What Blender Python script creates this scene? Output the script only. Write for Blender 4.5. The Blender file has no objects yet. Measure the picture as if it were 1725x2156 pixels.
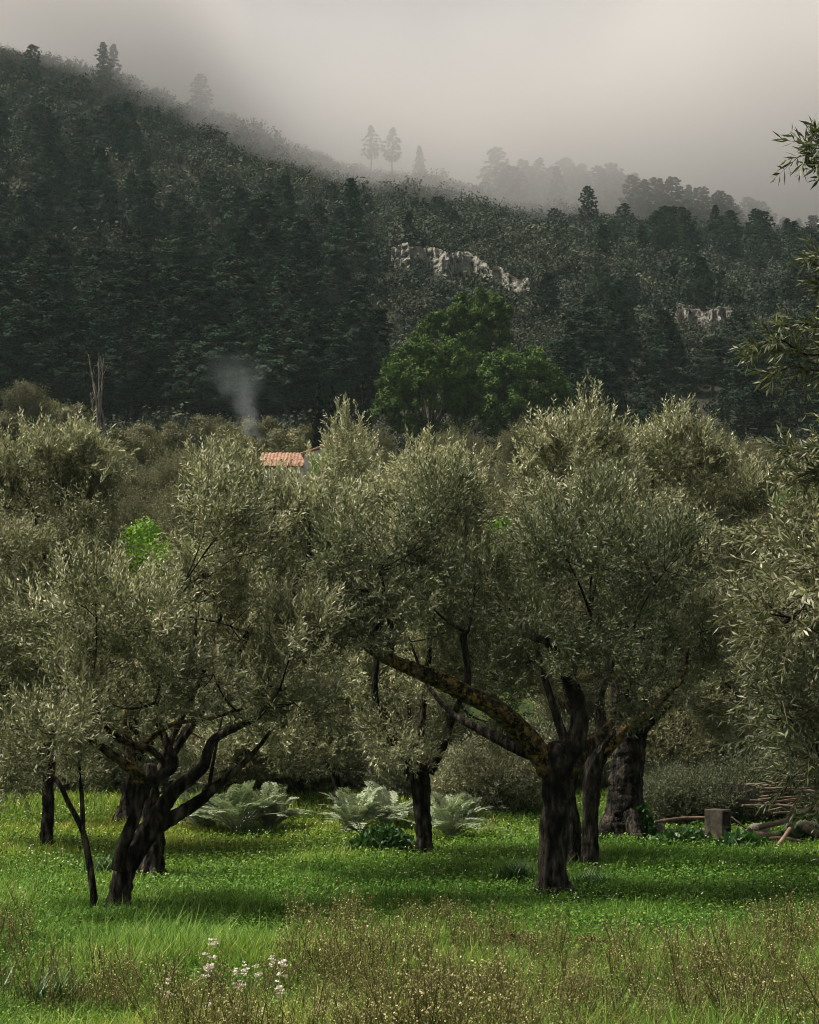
import bpy, math, random
import numpy as np
from mathutils import Vector, Matrix

# ------------------------------------------------------------------ camera, world, sun, exposure
scene = bpy.context.scene
COL = scene.collection
HC = 2.4                       # camera height (m)
FPX, CX, CY = 4000.0, 862.5, 1078.0   # focal length and centre in 1725 x 2156 picture units
PITCH = math.atan(322 / 4000)
cam = bpy.data.cameras.new('camera')
cam.sensor_fit = 'VERTICAL'; cam.sensor_height = 36.0; cam.lens = FPX / 2156 * 36
cam.clip_start = 0.1; cam.clip_end = 3000
camo = bpy.data.objects.new('camera', cam); COL.objects.link(camo)
camo.location = (0, 0, HC); camo.rotation_euler = (math.pi / 2 + PITCH, 0, 0)
scene.camera = camo

SUN_EL, SUN_AZ = 60.0, -88.0   # azimuth from +Y towards +X (negative: from the left)
el, az = math.radians(SUN_EL), math.radians(SUN_AZ)
sdir = Vector((math.cos(el) * math.sin(az), math.cos(el) * math.cos(az), math.sin(el)))
sl = bpy.data.lights.new('sun', 'SUN'); sl.energy = 4.7; sl.angle = math.radians(20.0); sl.color = (1.0, 0.93, 0.80)
so = bpy.data.objects.new('sun', sl); COL.objects.link(so)
so.rotation_euler = (-sdir).to_track_quat('-Z', 'Y').to_euler(); so.location = (0, 0, 60)

wd = bpy.data.worlds.new('World'); scene.world = wd; wd.use_nodes = True
nt = wd.node_tree; nt.nodes.clear()
def wn(t): return nt.nodes.new(t)
sky = wn('ShaderNodeTexSky'); sky.sky_type = 'NISHITA'; sky.sun_disc = False
sky.sun_elevation = el; sky.sun_rotation = az % (2 * math.pi)
tc = wn('ShaderNodeTexCoord'); nz = wn('ShaderNodeTexNoise'); nz.inputs['Scale'].default_value = 2.6; nz.inputs['Detail'].default_value = 3
mp = wn('ShaderNodeMapping'); mp.inputs['Scale'].default_value = (1, 1, 2.2)
nt.links.new(tc.outputs['Generated'], mp.inputs['Vector']); nt.links.new(mp.outputs['Vector'], nz.inputs['Vector'])
rmp = wn('ShaderNodeValToRGB')
rmp.color_ramp.elements[0].position = 0.30; rmp.color_ramp.elements[0].color = (1.50, 1.41, 1.39, 1)
rmp.color_ramp.elements[1].position = 0.72; rmp.color_ramp.elements[1].color = (1.54, 1.45, 1.43, 1)
nt.links.new(nz.outputs['Fac'], rmp.inputs['Fac'])
mx = wn('ShaderNodeMix'); mx.data_type = 'RGBA'; mx.inputs[0].default_value = 0.93   # closed cloud over the clear sky
nt.links.new(sky.outputs['Color'], mx.inputs[6]); nt.links.new(rmp.outputs['Color'], mx.inputs[7])
bg = wn('ShaderNodeBackground'); bg.inputs['Strength'].default_value = 0.1
wo = wn('ShaderNodeOutputWorld')
nt.links.new(mx.outputs[2], bg.inputs['Color']); nt.links.new(bg.outputs['Background'], wo.inputs['Surface'])

scene.view_settings.view_transform = 'Standard'; scene.view_settings.look = 'None'
scene.view_settings.exposure = 1.0; scene.view_settings.gamma = 1.0
scene.render.engine = 'CYCLES'
scene.cycles.use_denoising = True
scene.cycles.filter_width = 1.0
scene.cycles.sample_clamp_indirect = 3.0
scene.cycles.max_bounces = 6; scene.cycles.diffuse_bounces = 3; scene.cycles.glossy_bounces = 2
scene.cycles.transmission_bounces = 3; scene.cycles.transparent_max_bounces = 6
scene.cycles.volume_bounces = 3; scene.cycles.volume_step_rate = 1.0; scene.cycles.volume_max_steps = 256

# ------------------------------------------------------------------ helpers
TH = PITCH
def W(px, py, Y):
    """world point seen at picture position (px,py) at distance Y in front of the camera"""
    u = (px - CX) / FPX; v = (CY - py) / FPX
    dy = math.cos(TH) - math.sin(TH) * v; dz = math.sin(TH) + math.cos(TH) * v
    s = Y / dy
    return np.array([u * s, Y, HC + dz * s])
def gY(py):
    v = (CY - py) / FPX
    dy = math.cos(TH) - math.sin(TH) * v; dz = math.sin(TH) + math.cos(TH) * v
    return -HC * dy / dz
def nrm(a):
    return a / (np.linalg.norm(a, axis=-1, keepdims=True) + 1e-9)
def hash3(i, j, k, s):
    n = (i * 374761393 + j * 668265263 + k * 2147483647 + s * 1274126177) & 0xffffffff
    n = ((n ^ (n >> 13)) * 1274126177) & 0xffffffff
    n = (n ^ (n >> 16)) & 0xffff
    return n / 65535.0
def vnoise(P, s=0):
    P = np.asarray(P, float); I = np.floor(P).astype(np.int64); f = P - I; f = f * f * (3 - 2 * f)
    r = 0
    for a in (0, 1):
        for b in (0, 1):
            for c in (0, 1):
                w = (f[..., 0] if a else 1 - f[..., 0]) * (f[..., 1] if b else 1 - f[..., 1]) * (f[..., 2] if c else 1 - f[..., 2])
                r = r + w * hash3(I[..., 0] + a, I[..., 1] + b, I[..., 2] + c, s)
    return r
def fnoise(P, s=0, o=3):
    r = 0; a = 0.5; P = np.asarray(P, float)
    for k in range(o):
        r = r + a * (vnoise(P * 2 ** k, s + k) - 0.5) * 2; a *= 0.5
    return r
def n2(x, y, s=0, o=3):
    return fnoise(np.stack([np.asarray(x, float), np.asarray(y, float), np.zeros_like(np.asarray(x, float))], -1), s, o)

class Geo:
    def __init__(self): self.V = []; self.F = []; self.T = []; self.K = []; self.M = []; self.S = []; self.n = 0
    def add(self, V, F, tone=0.5, mat=0, smooth=False, kind=0.5):
        V = np.asarray(V, float).reshape(-1, 3); F = np.asarray(F, np.int64).reshape(-1, 4); m = len(F)
        self.V.append(V); self.F.append(F + self.n); self.n += len(V)
        self.T.append(np.broadcast_to(np.asarray(tone, float), (m,))); self.K.append(np.broadcast_to(np.asarray(kind, float), (m,)))
        self.M.append(np.full(m, mat, np.int32)); self.S.append(np.full(m, smooth, bool))
    def arrays(self):
        return [np.concatenate(a) for a in (self.V, self.F, self.T, self.K, self.M, self.S)]

def build(name, geo, mats, parent=None, origin=(0, 0, 0)):
    V, F, T, K, M, S = geo.arrays()
    o_ = np.asarray(origin, float)
    me = bpy.data.meshes.new(name)
    me.vertices.add(len(V)); me.vertices.foreach_set('co', (V - o_).astype(np.float32).ravel())
    nf = len(F); me.loops.add(nf * 4); me.loops.foreach_set('vertex_index', F.astype(np.int32).ravel())
    me.polygons.add(nf); me.polygons.foreach_set('loop_start', (np.arange(nf) * 4).astype(np.int32))
    me.polygons.foreach_set('material_index', M); me.polygons.foreach_set('use_smooth', S)
    for m in mats: me.materials.append(m)
    me.update(calc_edges=True)
    a = me.attributes.new('tone', 'FLOAT', 'FACE'); a.data.foreach_set('value', T.astype(np.float32))
    a = me.attributes.new('kind', 'FLOAT', 'FACE'); a.data.foreach_set('value', K.astype(np.float32))
    o = bpy.data.objects.new(name, me); COL.objects.link(o)
    if parent is not None: o.parent = parent
    else: o.location = o_
    return o
def tag(o, label=None, cat=None, group=None, kind=None):
    if label: o['label'] = label
    if cat: o['category'] = cat
    if group: o['group'] = group
    if kind: o['kind'] = kind
    return o
def thing(name, label, cat, loc, group=None):
    o = bpy.data.objects.new(name, None); COL.objects.link(o); o.location = loc; o.empty_display_size = 0.2
    return tag(o, label, cat, group)
def dup(root, loc, rz=0.0, sc=1.0, label=None, group=None, cat=None):
    r = root.copy(); COL.objects.link(r); r.location = loc; r.rotation_euler = (0, 0, rz)
    r.scale = (sc, sc, sc) if not hasattr(sc, '__len__') else sc
    tag(r, label, cat, group)
    for ch in list(root.children):
        c = ch.copy(); COL.objects.link(c); c.parent = r
    return r

def resample(pts, rad, step):
    pts = np.asarray(pts, float); rad = np.asarray(rad, float)
    P = []; R = []
    n = len(pts)
    for i in range(n - 1):
        p0 = pts[max(i - 1, 0)]; p1 = pts[i]; p2 = pts[i + 1]; p3 = pts[min(i + 2, n - 1)]
        k = max(2, int(np.linalg.norm(p2 - p1) / step))
        for t in np.arange(k) / k:
            P.append(0.5 * ((2 * p1) + (-p0 + p2) * t + (2 * p0 - 5 * p1 + 4 * p2 - p3) * t * t + (-p0 + 3 * p1 - 3 * p2 + p3) * t ** 3))
            R.append(rad[i] + (rad[i + 1] - rad[i]) * t)
    P.append(pts[-1]); R.append(rad[-1])
    return np.array(P), np.array(R)
def tube(geo, pts, rad, n=12, step=0.1, rough=0.12, seed=0, mat=0, tone=0.5, flute=0.0, kind=0.0, smooth=True, cap=True):
    P, R = resample(pts, rad, step)
    T = nrm(np.gradient(P, axis=0))
    a = np.array([1.0, 0, 0]) if abs(T[0][0]) < 0.8 else np.array([0, 1.0, 0])
    rings = []
    for i in range(len(P)):
        a = a - T[i] * a.dot(T[i]); a = a / (np.linalg.norm(a) + 1e-9); b = np.cross(T[i], a)
        th = np.arange(n) / n * 2 * math.pi
        d = np.cos(th)[:, None] * a + np.sin(th)[:, None] * b
        rr = np.full(n, R[i])
        if rough:
            q = P[i] + d * R[i]
            sc = 1.0 / max(0.05, R[i])
            rr = rr * (1 + rough * 1.6 * fnoise(q * np.array([34, 34, 7.0]) * min(1.0, .05 / max(R[i], .02)) ** .3, seed + 3, 2) * min(1, R[i] / .08) * .5) * (1 + rough * 2.0 * fnoise(q * sc * 0.9, seed, 2) + rough * 1.1 * fnoise(q * sc * 2.3 * np.array([1, 1, .45]), seed + 7, 2))
        if flute: rr = rr * (1 + flute * (0.6 * np.sin(th * 3 + seed + i * 0.05) + 0.5 * np.sin(th * 7 + seed * 2 - i * 0.09)))
        rings.append(P[i] + d * rr[:, None])
    if cap:
        rings = [np.repeat(P[:1], n, 0)] + rings + [np.repeat(P[-1:] + T[-1:] * R[-1] * 0.4, n, 0)]
    V = np.concatenate(rings); m = len(rings)
    i = np.arange(m - 1)[:, None] * n; j = np.arange(n)[None]; j2 = (j + 1) % n
    F = np.stack([i + j, i + j2, i + n + j2, i + n + j], -1).reshape(-1, 4)
    geo.add(V, F, tone, mat, smooth, kind)
    return P, R
def stems(geo, P0, P1, P2, r0, r1, nseg=3, ns=3, mat=0, tone=0.5, kind=0.0):
    """many thin curved tapering stems at once (quadratic curves)"""
    P0, P1, P2 = [np.asarray(p, float).reshape(-1, 3) for p in (P0, P1, P2)]
    N = len(P0); r0 = np.broadcast_to(r0, (N,)); r1 = np.broadcast_to(r1, (N,))
    t = np.linspace(0, 1, nseg + 1)[None, :, None]
    P = (1 - t) ** 2 * P0[:, None] + 2 * t * (1 - t) * P1[:, None] + t * t * P2[:, None]
    D = nrm(P2 - P0); a = np.where(np.abs(D[:, 2:3]) < 0.9, np.array([[0, 0, 1.0]]), np.array([[1.0, 0, 0]]))
    u = nrm(np.cross(D, a)); v = np.cross(D, u)
    th = np.arange(ns) / ns * 2 * math.pi
    ring = np.cos(th)[None, :, None] * u[:, None] + np.sin(th)[None, :, None] * v[:, None]       # N,ns,3
    R = r0[:, None] + (r1 - r0)[:, None] * t[0, :, 0][None]
    V = P[:, :, None] + ring[:, None] * R[:, :, None, None]                                      # N,seg+1,ns,3
    b = (np.arange(N) * (nseg + 1) * ns)[:, None, None]; i = (np.arange(nseg) * ns)[None, :, None]; j = np.arange(ns)[None, None]
    j2 = (j + 1) % ns
    F = np.stack(np.broadcast_arrays(b + i + j, b + i + j2, b + i + ns + j2, b + i + ns + j), -1).reshape(-1, 4)
    if np.ndim(tone): tone = np.repeat(tone, nseg * ns)
    if np.ndim(kind): kind = np.repeat(kind, nseg * ns)
    geo.add(V, F, tone, mat, True, kind)
def quads(geo, C, A, B, tone=0.5, mat=0, kind=0.5, mid=0.5, fold=0.0):
    """leaf-shaped quads: C = base, A = vector to the tip, B = half-width vector"""
    N = len(C)
    nn = nrm(np.cross(A, B)) * np.linalg.norm(B, axis=-1, keepdims=True) * fold
    V = np.stack([C, C + A * mid + B + nn, C + A, C + A * mid - B + nn], 1)
    F = np.arange(N * 4).reshape(-1, 4)
    geo.add(V, F, tone, mat, False, kind)
def rdir(r, n):
    return nrm(r.normal(size=(n, 3)))

def shoots(geo, r, base, dirs, L, K=16, ll=0.062, lw=0.0075, tone=None, mat_leaf=0, mat_stem=1, stem=0.0025, bend=0.2, ang=0.75):
    N = len(base); L = np.broadcast_to(L, (N,))
    if tone is None: tone = r.random(N)
    up = np.array([0, 0, 1.0])
    P2 = base + dirs * L[:, None] + up * (bend * L)[:, None]; P1 = base + dirs * (L * 0.5)[:, None]
    stems(geo, base, P1, P2, stem, stem * 0.45, 2, 3, mat_stem, 0.5)
    t = ((np.arange(K) // 2) + 0.6) / (K / 2)
    t = np.clip(t, 0, 1)[None, :, None]
    P = (1 - t) ** 2 * base[:, None] + 2 * t * (1 - t) * P1[:, None] + t * t * P2[:, None]
    D = nrm((1 - t) * (P1 - base)[:, None] + t * (P2 - P1)[:, None])
    rv = nrm(np.cross(D, r.normal(size=(N, 1, 3)))); rv2 = np.cross(D, rv)
    ph = (np.arange(K) // 2) * (math.pi / 2) + (np.arange(K) % 2) * math.pi
    ph = ph[None] + r.normal(size=(N, K)) * 0.45
    pr = np.cos(ph)[..., None] * rv + np.sin(ph)[..., None] * rv2
    an = (ang + r.normal(size=(N, K)) * 0.22)[..., None]
    ld = nrm(np.cos(an) * D + np.sin(an) * pr)
    ln = ll * (0.65 + 0.6 * r.random((N, K))) * (1.05 - 0.35 * np.abs(t[..., 0] - 0.35))
    side = nrm(np.cross(ld, D) + r.normal(size=(N, K, 3)) * 0.35)
    side = nrm(side - ld * (side * ld).sum(-1, keepdims=True))
    w = lw * (0.75 + 0.5 * r.random((N, K)))
    tn = np.clip(tone[:, None] * 0.6 + r.random((N, K)) ** 1.5 * 0.45, 0, 1)
    quads(geo, P.reshape(-1, 3), (ld * ln[..., None]).reshape(-1, 3), (side * w[..., None]).reshape(-1, 3), tn.ravel(), mat_leaf, 0.5, 0.48, 0.3)

# ------------------------------------------------------------------ materials
def newmat(name):
    m = bpy.data.materials.new(name); m.use_nodes = True
    t = m.node_tree; t.nodes.clear()
    return m, t, t.nodes.new('ShaderNodeOutputMaterial')
def ramp(t, stops):
    n = t.nodes.new('ShaderNodeValToRGB'); e = n.color_ramp.elements
    while len(e) < len(stops): e.new(0.5)
    for i, (p, c) in enumerate(stops): e[i].position = p; e[i].color = (*c, 1)
    return n
def leafmat(name, stops, rough=0.5, trans=0.25, spec=0.4, var=0.25, tcol=None, kindstops=None, kindfac=0.6):
    m, t, out = newmat(name); L = t.links.new
    a = t.nodes.new('ShaderNodeAttribute'); a.attribute_name = 'tone'
    rp = ramp(t, stops); L(a.outputs['Fac'], rp.inputs['Fac'])
    col = rp.outputs['Color']
    if kindstops:
        k = t.nodes.new('ShaderNodeAttribute'); k.attribute_name = 'kind'
        kr = ramp(t, kindstops); L(k.outputs['Fac'], kr.inputs['Fac'])
        x = t.nodes.new('ShaderNodeMix'); x.data_type = 'RGBA'; x.blend_type = 'MULTIPLY'; x.inputs[0].default_value = 1.0
        L(col, x.inputs[6]); L(kr.outputs['Color'], x.inputs[7]); col = x.outputs[2]
    oi = t.nodes.new('ShaderNodeObjectInfo')
    mr = t.nodes.new('ShaderNodeMapRange'); mr.inputs['To Min'].default_value = 1 - var; mr.inputs['To Max'].default_value = 1 + var
    L(oi.outputs['Random'], mr.inputs['Value'])
    hs = t.nodes.new('ShaderNodeHueSaturation'); L(mr.outputs['Result'], hs.inputs['Value']); L(col, hs.inputs['Color'])
    p = t.nodes.new('ShaderNodeBsdfPrincipled'); p.inputs['Roughness'].default_value = rough; p.inputs['Specular IOR Level'].default_value = spec
    L(hs.outputs['Color'], p.inputs['Base Color'])
    tr = t.nodes.new('ShaderNodeBsdfTranslucent')
    tm = t.nodes.new('ShaderNodeMix'); tm.data_type = 'RGBA'; tm.blend_type = 'MULTIPLY'; tm.inputs[0].default_value = 1.0
    L(hs.outputs['Color'], tm.inputs[6]); tm.inputs[7].default_value = (*(tcol or (1.2, 1.3, 0.6)), 1); L(tm.outputs[2], tr.inputs['Color'])
    ms = t.nodes.new('ShaderNodeMixShader'); ms.inputs['Fac'].default_value = trans
    L(p.outputs['BSDF'], ms.inputs[1]); L(tr.outputs['BSDF'], ms.inputs[2]); L(ms.outputs['Shader'], out.inputs['Surface'])
    return m
def solidmat(name, stops, scale=6.0, rough=0.8, bump=0.3, bscale=None, spec=0.25, detail=6, stretch=(1, 1, 1), dist=0.02, lichen=False):
    m, t, out = newmat(name); L = t.links.new
    tcn = t.nodes.new('ShaderNodeTexCoord'); mpn = t.nodes.new('ShaderNodeMapping'); mpn.inputs['Scale'].default_value = stretch
    L(tcn.outputs['Object'], mpn.inputs['Vector'])
    n = t.nodes.new('ShaderNodeTexNoise'); n.inputs['Scale'].default_value = scale; n.inputs['Detail'].default_value = detail
    L(mpn.outputs['Vector'], n.inputs['Vector'])
    rp = ramp(t, stops); L(n.outputs['Fac'], rp.inputs['Fac']); col = rp.outputs['Color']
    if lichen:
        k = t.nodes.new('ShaderNodeAttribute'); k.attribute_name = 'kind'
        n3 = t.nodes.new('ShaderNodeTexNoise'); n3.inputs['Scale'].default_value = 16; n3.inputs['Detail'].default_value = 8; n3.inputs['Roughness'].default_value = 0.75
        L(tcn.outputs['Object'], n3.inputs['Vector'])
        r3 = ramp(t, [(0.48, (0, 0, 0)), (0.62, (1, 1, 1))]); L(n3.outputs['Fac'], r3.inputs['Fac'])
        mu = t.nodes.new('ShaderNodeMath'); mu.operation = 'MULTIPLY'; L(k.outputs['Fac'], mu.inputs[0]); L(r3.outputs['Color'], mu.inputs[1])
        x = t.nodes.new('ShaderNodeMix'); x.data_type = 'RGBA'; L(mu.outputs[0], x.inputs[0]); L(col, x.inputs[6]); x.inputs[7].default_value = (0.36, 0.25, 0.06, 1)
        col = x.outputs[2]
    p = t.nodes.new('ShaderNodeBsdfPrincipled'); p.inputs['Roughness'].default_value = rough; p.inputs['Specular IOR Level'].default_value = spec
    L(col, p.inputs['Base Color'])
    if bump:
        n4 = t.nodes.new('ShaderNodeTexNoise'); n4.inputs['Scale'].default_value = bscale or scale * 3; n4.inputs['Detail'].default_value = 6
        L(mpn.outputs['Vector'], n4.inputs['Vector'])
        b = t.nodes.new('ShaderNodeBump'); b.inputs['Strength'].default_value = bump; b.inputs['Distance'].default_value = dist
        L(n4.outputs['Fac'], b.inputs['Height']); L(b.outputs['Normal'], p.inputs['Normal'])
    L(p.outputs['BSDF'], out.inputs['Surface'])
    return m

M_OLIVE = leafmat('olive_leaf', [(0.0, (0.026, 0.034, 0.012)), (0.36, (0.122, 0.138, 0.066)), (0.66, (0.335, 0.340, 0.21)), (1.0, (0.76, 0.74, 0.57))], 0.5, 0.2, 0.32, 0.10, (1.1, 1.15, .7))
M_OLIVE_DARK = leafmat('olive_leaf_dark', [(0.0, (0.014, 0.024, 0.010)), (0.45, (0.070, 0.090, 0.042)), (0.8, (0.19, 0.208, 0.115)), (1.0, (0.48, 0.49, 0.35))], 0.5, 0.18, 0.32, 0.05, (1.1, 1.15, .7))  # dark-leaved olive; also used where shade is put into leaf colour
M_OLIVE_FAR = leafmat('olive_leaf_far', [(0.0, (0.045, 0.052, 0.022)), (0.5, (0.125, 0.130, 0.062)), (1.0, (0.30, 0.285, 0.16))], 0.55, 0.2, 0.25, 0.22, (1.1, 1.1, .8))
M_TWIG = solidmat('olive_twig', [(0.3, (0.07, 0.055, 0.032)), (0.7, (0.15, 0.125, 0.075))], 10, 0.7, 0)
M_BARK = solidmat('olive_bark', [(0.42, (0.004, 0.0035, 0.003)), (0.49, (0.016, 0.013, 0.010)), (0.57, (0.040, 0.033, 0.026)), (0.70, (0.11, 0.093, 0.074))], 15, 0.9, 1.0, 34, 0.15, 10, (1, 1, 0.3), 0.06, lichen=True)
M_PINE = leafmat('pine_needle', [(0.0, (0.007, 0.014, 0.009)), (0.6, (0.019, 0.034, 0.021)), (1.0, (0.034, 0.054, 0.032))], 0.9, 0.04, 0.03, 0.45)
M_STONEPINE = leafmat('stone_pine_needle', [(0.0, (0.020, 0.042, 0.010)), (0.55, (0.056, 0.098, 0.021)), (1.0, (0.13, 0.19, 0.042))], 0.7, 0.06, 0.1, 0.12)
M_CYPRESS = leafmat('cypress_leaf', [(0.0, (0.003, 0.007, 0.004)), (1.0, (0.011, 0.019, 0.009))], 0.7, 0.08, 0.1, 0.15)
M_SCRUB = leafmat('scrub_leaf', [(0.0, (0.010, 0.014, 0.011)), (0.6, (0.031, 0.039, 0.029)), (1.0, (0.080, 0.090, 0.067))], 0.75, 0.1, 0.1, 0.2,
                  kindstops=[(0.0, (0.34, 0.5, 0.46)), (0.35, (0.62, 0.74, 0.66)), (0.7, (1.0, 0.97, 0.9)), (1.0, (1.55, 1.42, 1.28))])
M_BUSH = leafmat('bush_leaf', [(0.0, (0.04, 0.044, 0.020)), (0.6, (0.13, 0.125, 0.062)), (1.0, (0.26, 0.245, 0.13))], 0.7, 0.15, 0.2, 0.3)
M_FRESH = leafmat('fresh_green_leaf', [(0.0, (0.04, 0.09, 0.006)), (0.5, (0.11, 0.22, 0.014)), (1.0, (0.20, 0.34, 0.035))], 0.5, 0.35, 0.3, 0.12)
M_GRASS = leafmat('grass_blade', [(0.0, (0.022, 0.056, 0.007)), (0.45, (0.105, 0.205, 0.028)), (0.8, (0.19, 0.30, 0.05)), (1.0, (0.36, 0.40, 0.15))], 0.6, 0.3, 0.18, 0.0,
                  kindstops=[(0.0, (0.6, 0.85, 0.7)), (0.5, (1, 1, 1)), (1.0, (2.0, 1.25, 1.1))])
M_TUFT = leafmat('dark_tuft_blade', [(0.0, (0.014, 0.040, 0.010)), (1.0, (0.042, 0.105, 0.024))], 0.45, 0.25, 0.4, 0.15)
M_WEED = leafmat('weed_leaf', [(0.0, (0.04, 0.07, 0.012)), (0.5, (0.115, 0.155, 0.032)), (1.0, (0.26, 0.28, 0.09))], 0.6, 0.25, 0.2, 0.0)
M_WEEDSTEM = leafmat('weed_stem', [(0.0, (0.022, 0.016, 0.008)), (0.5, (0.08, 0.064, 0.028)), (1.0, (0.18, 0.165, 0.065))], 0.8, 0.0, 0.1, 0.0)
M_WEEDHEAD = leafmat('weed_head', [(0.0, (0.10, 0.075, 0.03)), (0.45, (0.27, 0.24, 0.10)), (0.75, (0.46, 0.42, 0.21)), (1.0, (0.72, 0.66, 0.42))], 0.8, 0.15, 0.1, 0.0)
M_DAISY = leafmat('daisy_petal', [(0.0, (0.42, 0.40, 0.28)), (1.0, (0.72, 0.70, 0.60))], 0.7, 0.2, 0.2, 0.0)
M_PETAL = leafmat('blossom_petal', [(0.0, (0.66, 0.58, 0.53)), (1.0, (0.88, 0.84, 0.80))], 0.6, 0.25, 0.2, 0.0, (1, .9, .85))
M_PALESTEM = solidmat('pale_stem', [(0.3, (0.20, 0.21, 0.10)), (0.7, (0.32, 0.31, 0.17))], 20, 0.6, 0)
M_CARDOON = leafmat('cardoon_leaf', [(0.0, (0.05, 0.085, 0.036)), (0.5, (0.125, 0.17, 0.088)), (1.0, (0.33, 0.37, 0.25))], 0.65, 0.2, 0.25, 0.12, (1, 1.1, .8))
M_DOCK = leafmat('broad_green_leaf', [(0.0, (0.015, 0.05, 0.014)), (1.0, (0.06, 0.14, 0.04))], 0.4, 0.25, 0.45, 0.1)
M_WOOD = solidmat('dry_wood', [(0.3, (0.06, 0.045, 0.032)), (0.7, (0.22, 0.16, 0.115))], 9, 0.85, 0.6, 30, 0.2, 6, (1, 1, 1), 0.01)
M_WOODCUT = solidmat('peeled_wood', [(0.3, (0.22, 0.14, 0.095)), (0.7, (0.38, 0.26, 0.19))], 9, 0.8, 0.3)
M_CONCRETE = solidmat('concrete', [(0.32, (0.055, 0.048, 0.036)), (0.5, (0.11, 0.096, 0.075)), (0.7, (0.19, 0.165, 0.13))], 12, 0.95, 0.6, 60, 0.15, 8, (1, 1, 1), 0.006)
M_STONE = solidmat('limestone', [(0.25, (0.10, 0.085, 0.065)), (0.5, (0.24, 0.215, 0.175)), (0.75, (0.36, 0.33, 0.28))], 5, 0.95, 0.8, 18, 0.15, 8, (1, 1, 1), 0.02)
M_CLIFF = solidmat('cliff_rock', [(0.33, (0.014, 0.015, 0.012)), (0.41, (0.08, 0.077, 0.065)), (0.5, (0.18, 0.172, 0.148)), (0.72, (0.30, 0.285, 0.25))], 0.9, 0.95, 1.0, 1.8, 0.1, 12, (1, 1, 0.8), 0.8)
M_DEAD = leafmat('dead_leaf', [(0.0, (0.045, 0.022, 0.012)), (1.0, (0.16, 0.085, 0.05))], 0.8, 0.1, 0.1, 0.0)
M_PALETRUNK = solidmat('pale_bark', [(0.3, (0.10, 0.085, 0.065)), (0.7, (0.24, 0.21, 0.17))], 4, 0.9, 0)
M_PINEBARK = solidmat('pine_bark', [(0.3, (0.035, 0.027, 0.021)), (0.7, (0.10, 0.078, 0.062))], 3, 0.95, 0)
M_RENDERWALL = solidmat('whitewashed_render', [(0.3, (0.55, 0.52, 0.46)), (0.7, (0.74, 0.71, 0.65))], 2.2, 0.9, 0.3, 12)
M_TILE = solidmat('terracotta', [(0.3, (0.17, 0.09, 0.06)), (0.5, (0.27, 0.155, 0.105)), (0.72, (0.38, 0.27, 0.20))], 3.5, 0.9, 0.3, 20)
M_DARKGLASS = solidmat('dark_window', [(0.3, (0.012, 0.013, 0.014)), (0.7, (0.02, 0.02, 0.02))], 2, 0.25, 0)
M_SHADEDWOOD = solidmat('shaded_weathered_wood', [(0.3, (0.018, 0.016, 0.013)), (0.7, (0.05, 0.044, 0.037))], 8, 0.95, 0.5, 30)  # weathered board, its colour darkened for the shade of the foliage
M_SOIL = solidmat('ground_soil', [(0.3, (0.016, 0.026, 0.007)), (0.5, (0.028, 0.045, 0.011)), (0.75, (0.06, 0.062, 0.022))], 1.3, 0.95, 0.6, 30, 0.1, 8)
M_HILL = solidmat('hillside_soil', [(0.3, (0.012, 0.014, 0.009)), (0.5, (0.024, 0.025, 0.017)), (0.75, (0.05, 0.044, 0.032))], 0.12, 0.95, 0.6, 0.9, 0.1, 8, (1, 1, 1), 0.6)

# ------------------------------------------------------------------ terrain
RP = [(-900, 60), (-500, 80), (-250, 95), (0, 118), (60, 135), (150, 155), (250, 176), (350, 225), (450, 256), (520, 284), (600, 322), (700, 348), (760, 370),
      (900, 388), (1000, 405), (1100, 424), (1200, 440), (1300, 460), (1400, 482), (1560, 500), (1725, 515), (2000, 545), (2400, 590)]
YR = 450.0
RX = np.array([(p[0] - CX) / FPX * YR * 1.003 for p in RP]); RZ = np.array([W(p[0], p[1], YR)[2] for p in RP])
BY = np.array([-60, 30, 36, 45, 70, 110, 150, 190.0]); BZ = np.array([0, 0, 0.25, 1.2, 5.2, 11.8, 18, 25.5])
def H(x, y):
    x = np.asarray(x, float); y = np.asarray(y, float)
    zb = np.interp(y, BY, BZ)
    zr = np.interp(x * YR / np.maximum(y, 190), RX, RZ)
    zr = np.interp(x, RX, RZ)
    t = np.clip((y - 190) / (YR - 190), 0, 1)
    z = np.where(y <= 190, zb, 25.5 + (zr - 25.5) * (t ** 0.93))
    z = np.where(y > YR, zr - (y - YR) * 0.35 - ((y - YR) ** 2) * 0.0006, z)
    far = np.clip((y - 140) / 60, 0, 1) * np.clip((YR + 20 - y) / 45, 0.15, 1)
    z = z + far * 5.0 * n2(x / 38 + 3.3, y / 55, 11, 3)
    near = np.clip((40 - y) / 10, 0, 1)
    z = z + near * 0.05 * n2(x / 2.2, y / 2.2, 5, 2) + np.clip((y - 30) / 20, 0, 1) * 0.5 * n2(x / 9, y / 7, 8, 2)
    return z
def ray(px, py, y0=20, y1=470):
    u = (px - CX) / FPX; v = (CY - py) / FPX
    dy = math.cos(TH) - math.sin(TH) * v; dz = math.sin(TH) + math.cos(TH) * v
    ys = np.arange(y0, y1, 0.5); s = ys / dy
    hit = np.nonzero(HC + dz * s <= H(u * s, ys))[0]
    Y = ys[hit[0]] if len(hit) else YR
    x = u * Y / dy
    return np.array([x, Y, float(H(x, Y))]), bool(len(hit))
def proj(P):
    P = np.asarray(P, float); y = P[..., 1]; z = P[..., 2] - HC
    f = y * math.cos(TH) + z * math.sin(TH); u = -y * math.sin(TH) + z * math.cos(TH)
    return CX + P[..., 0] / f * FPX, CY - u / f * FPX
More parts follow.
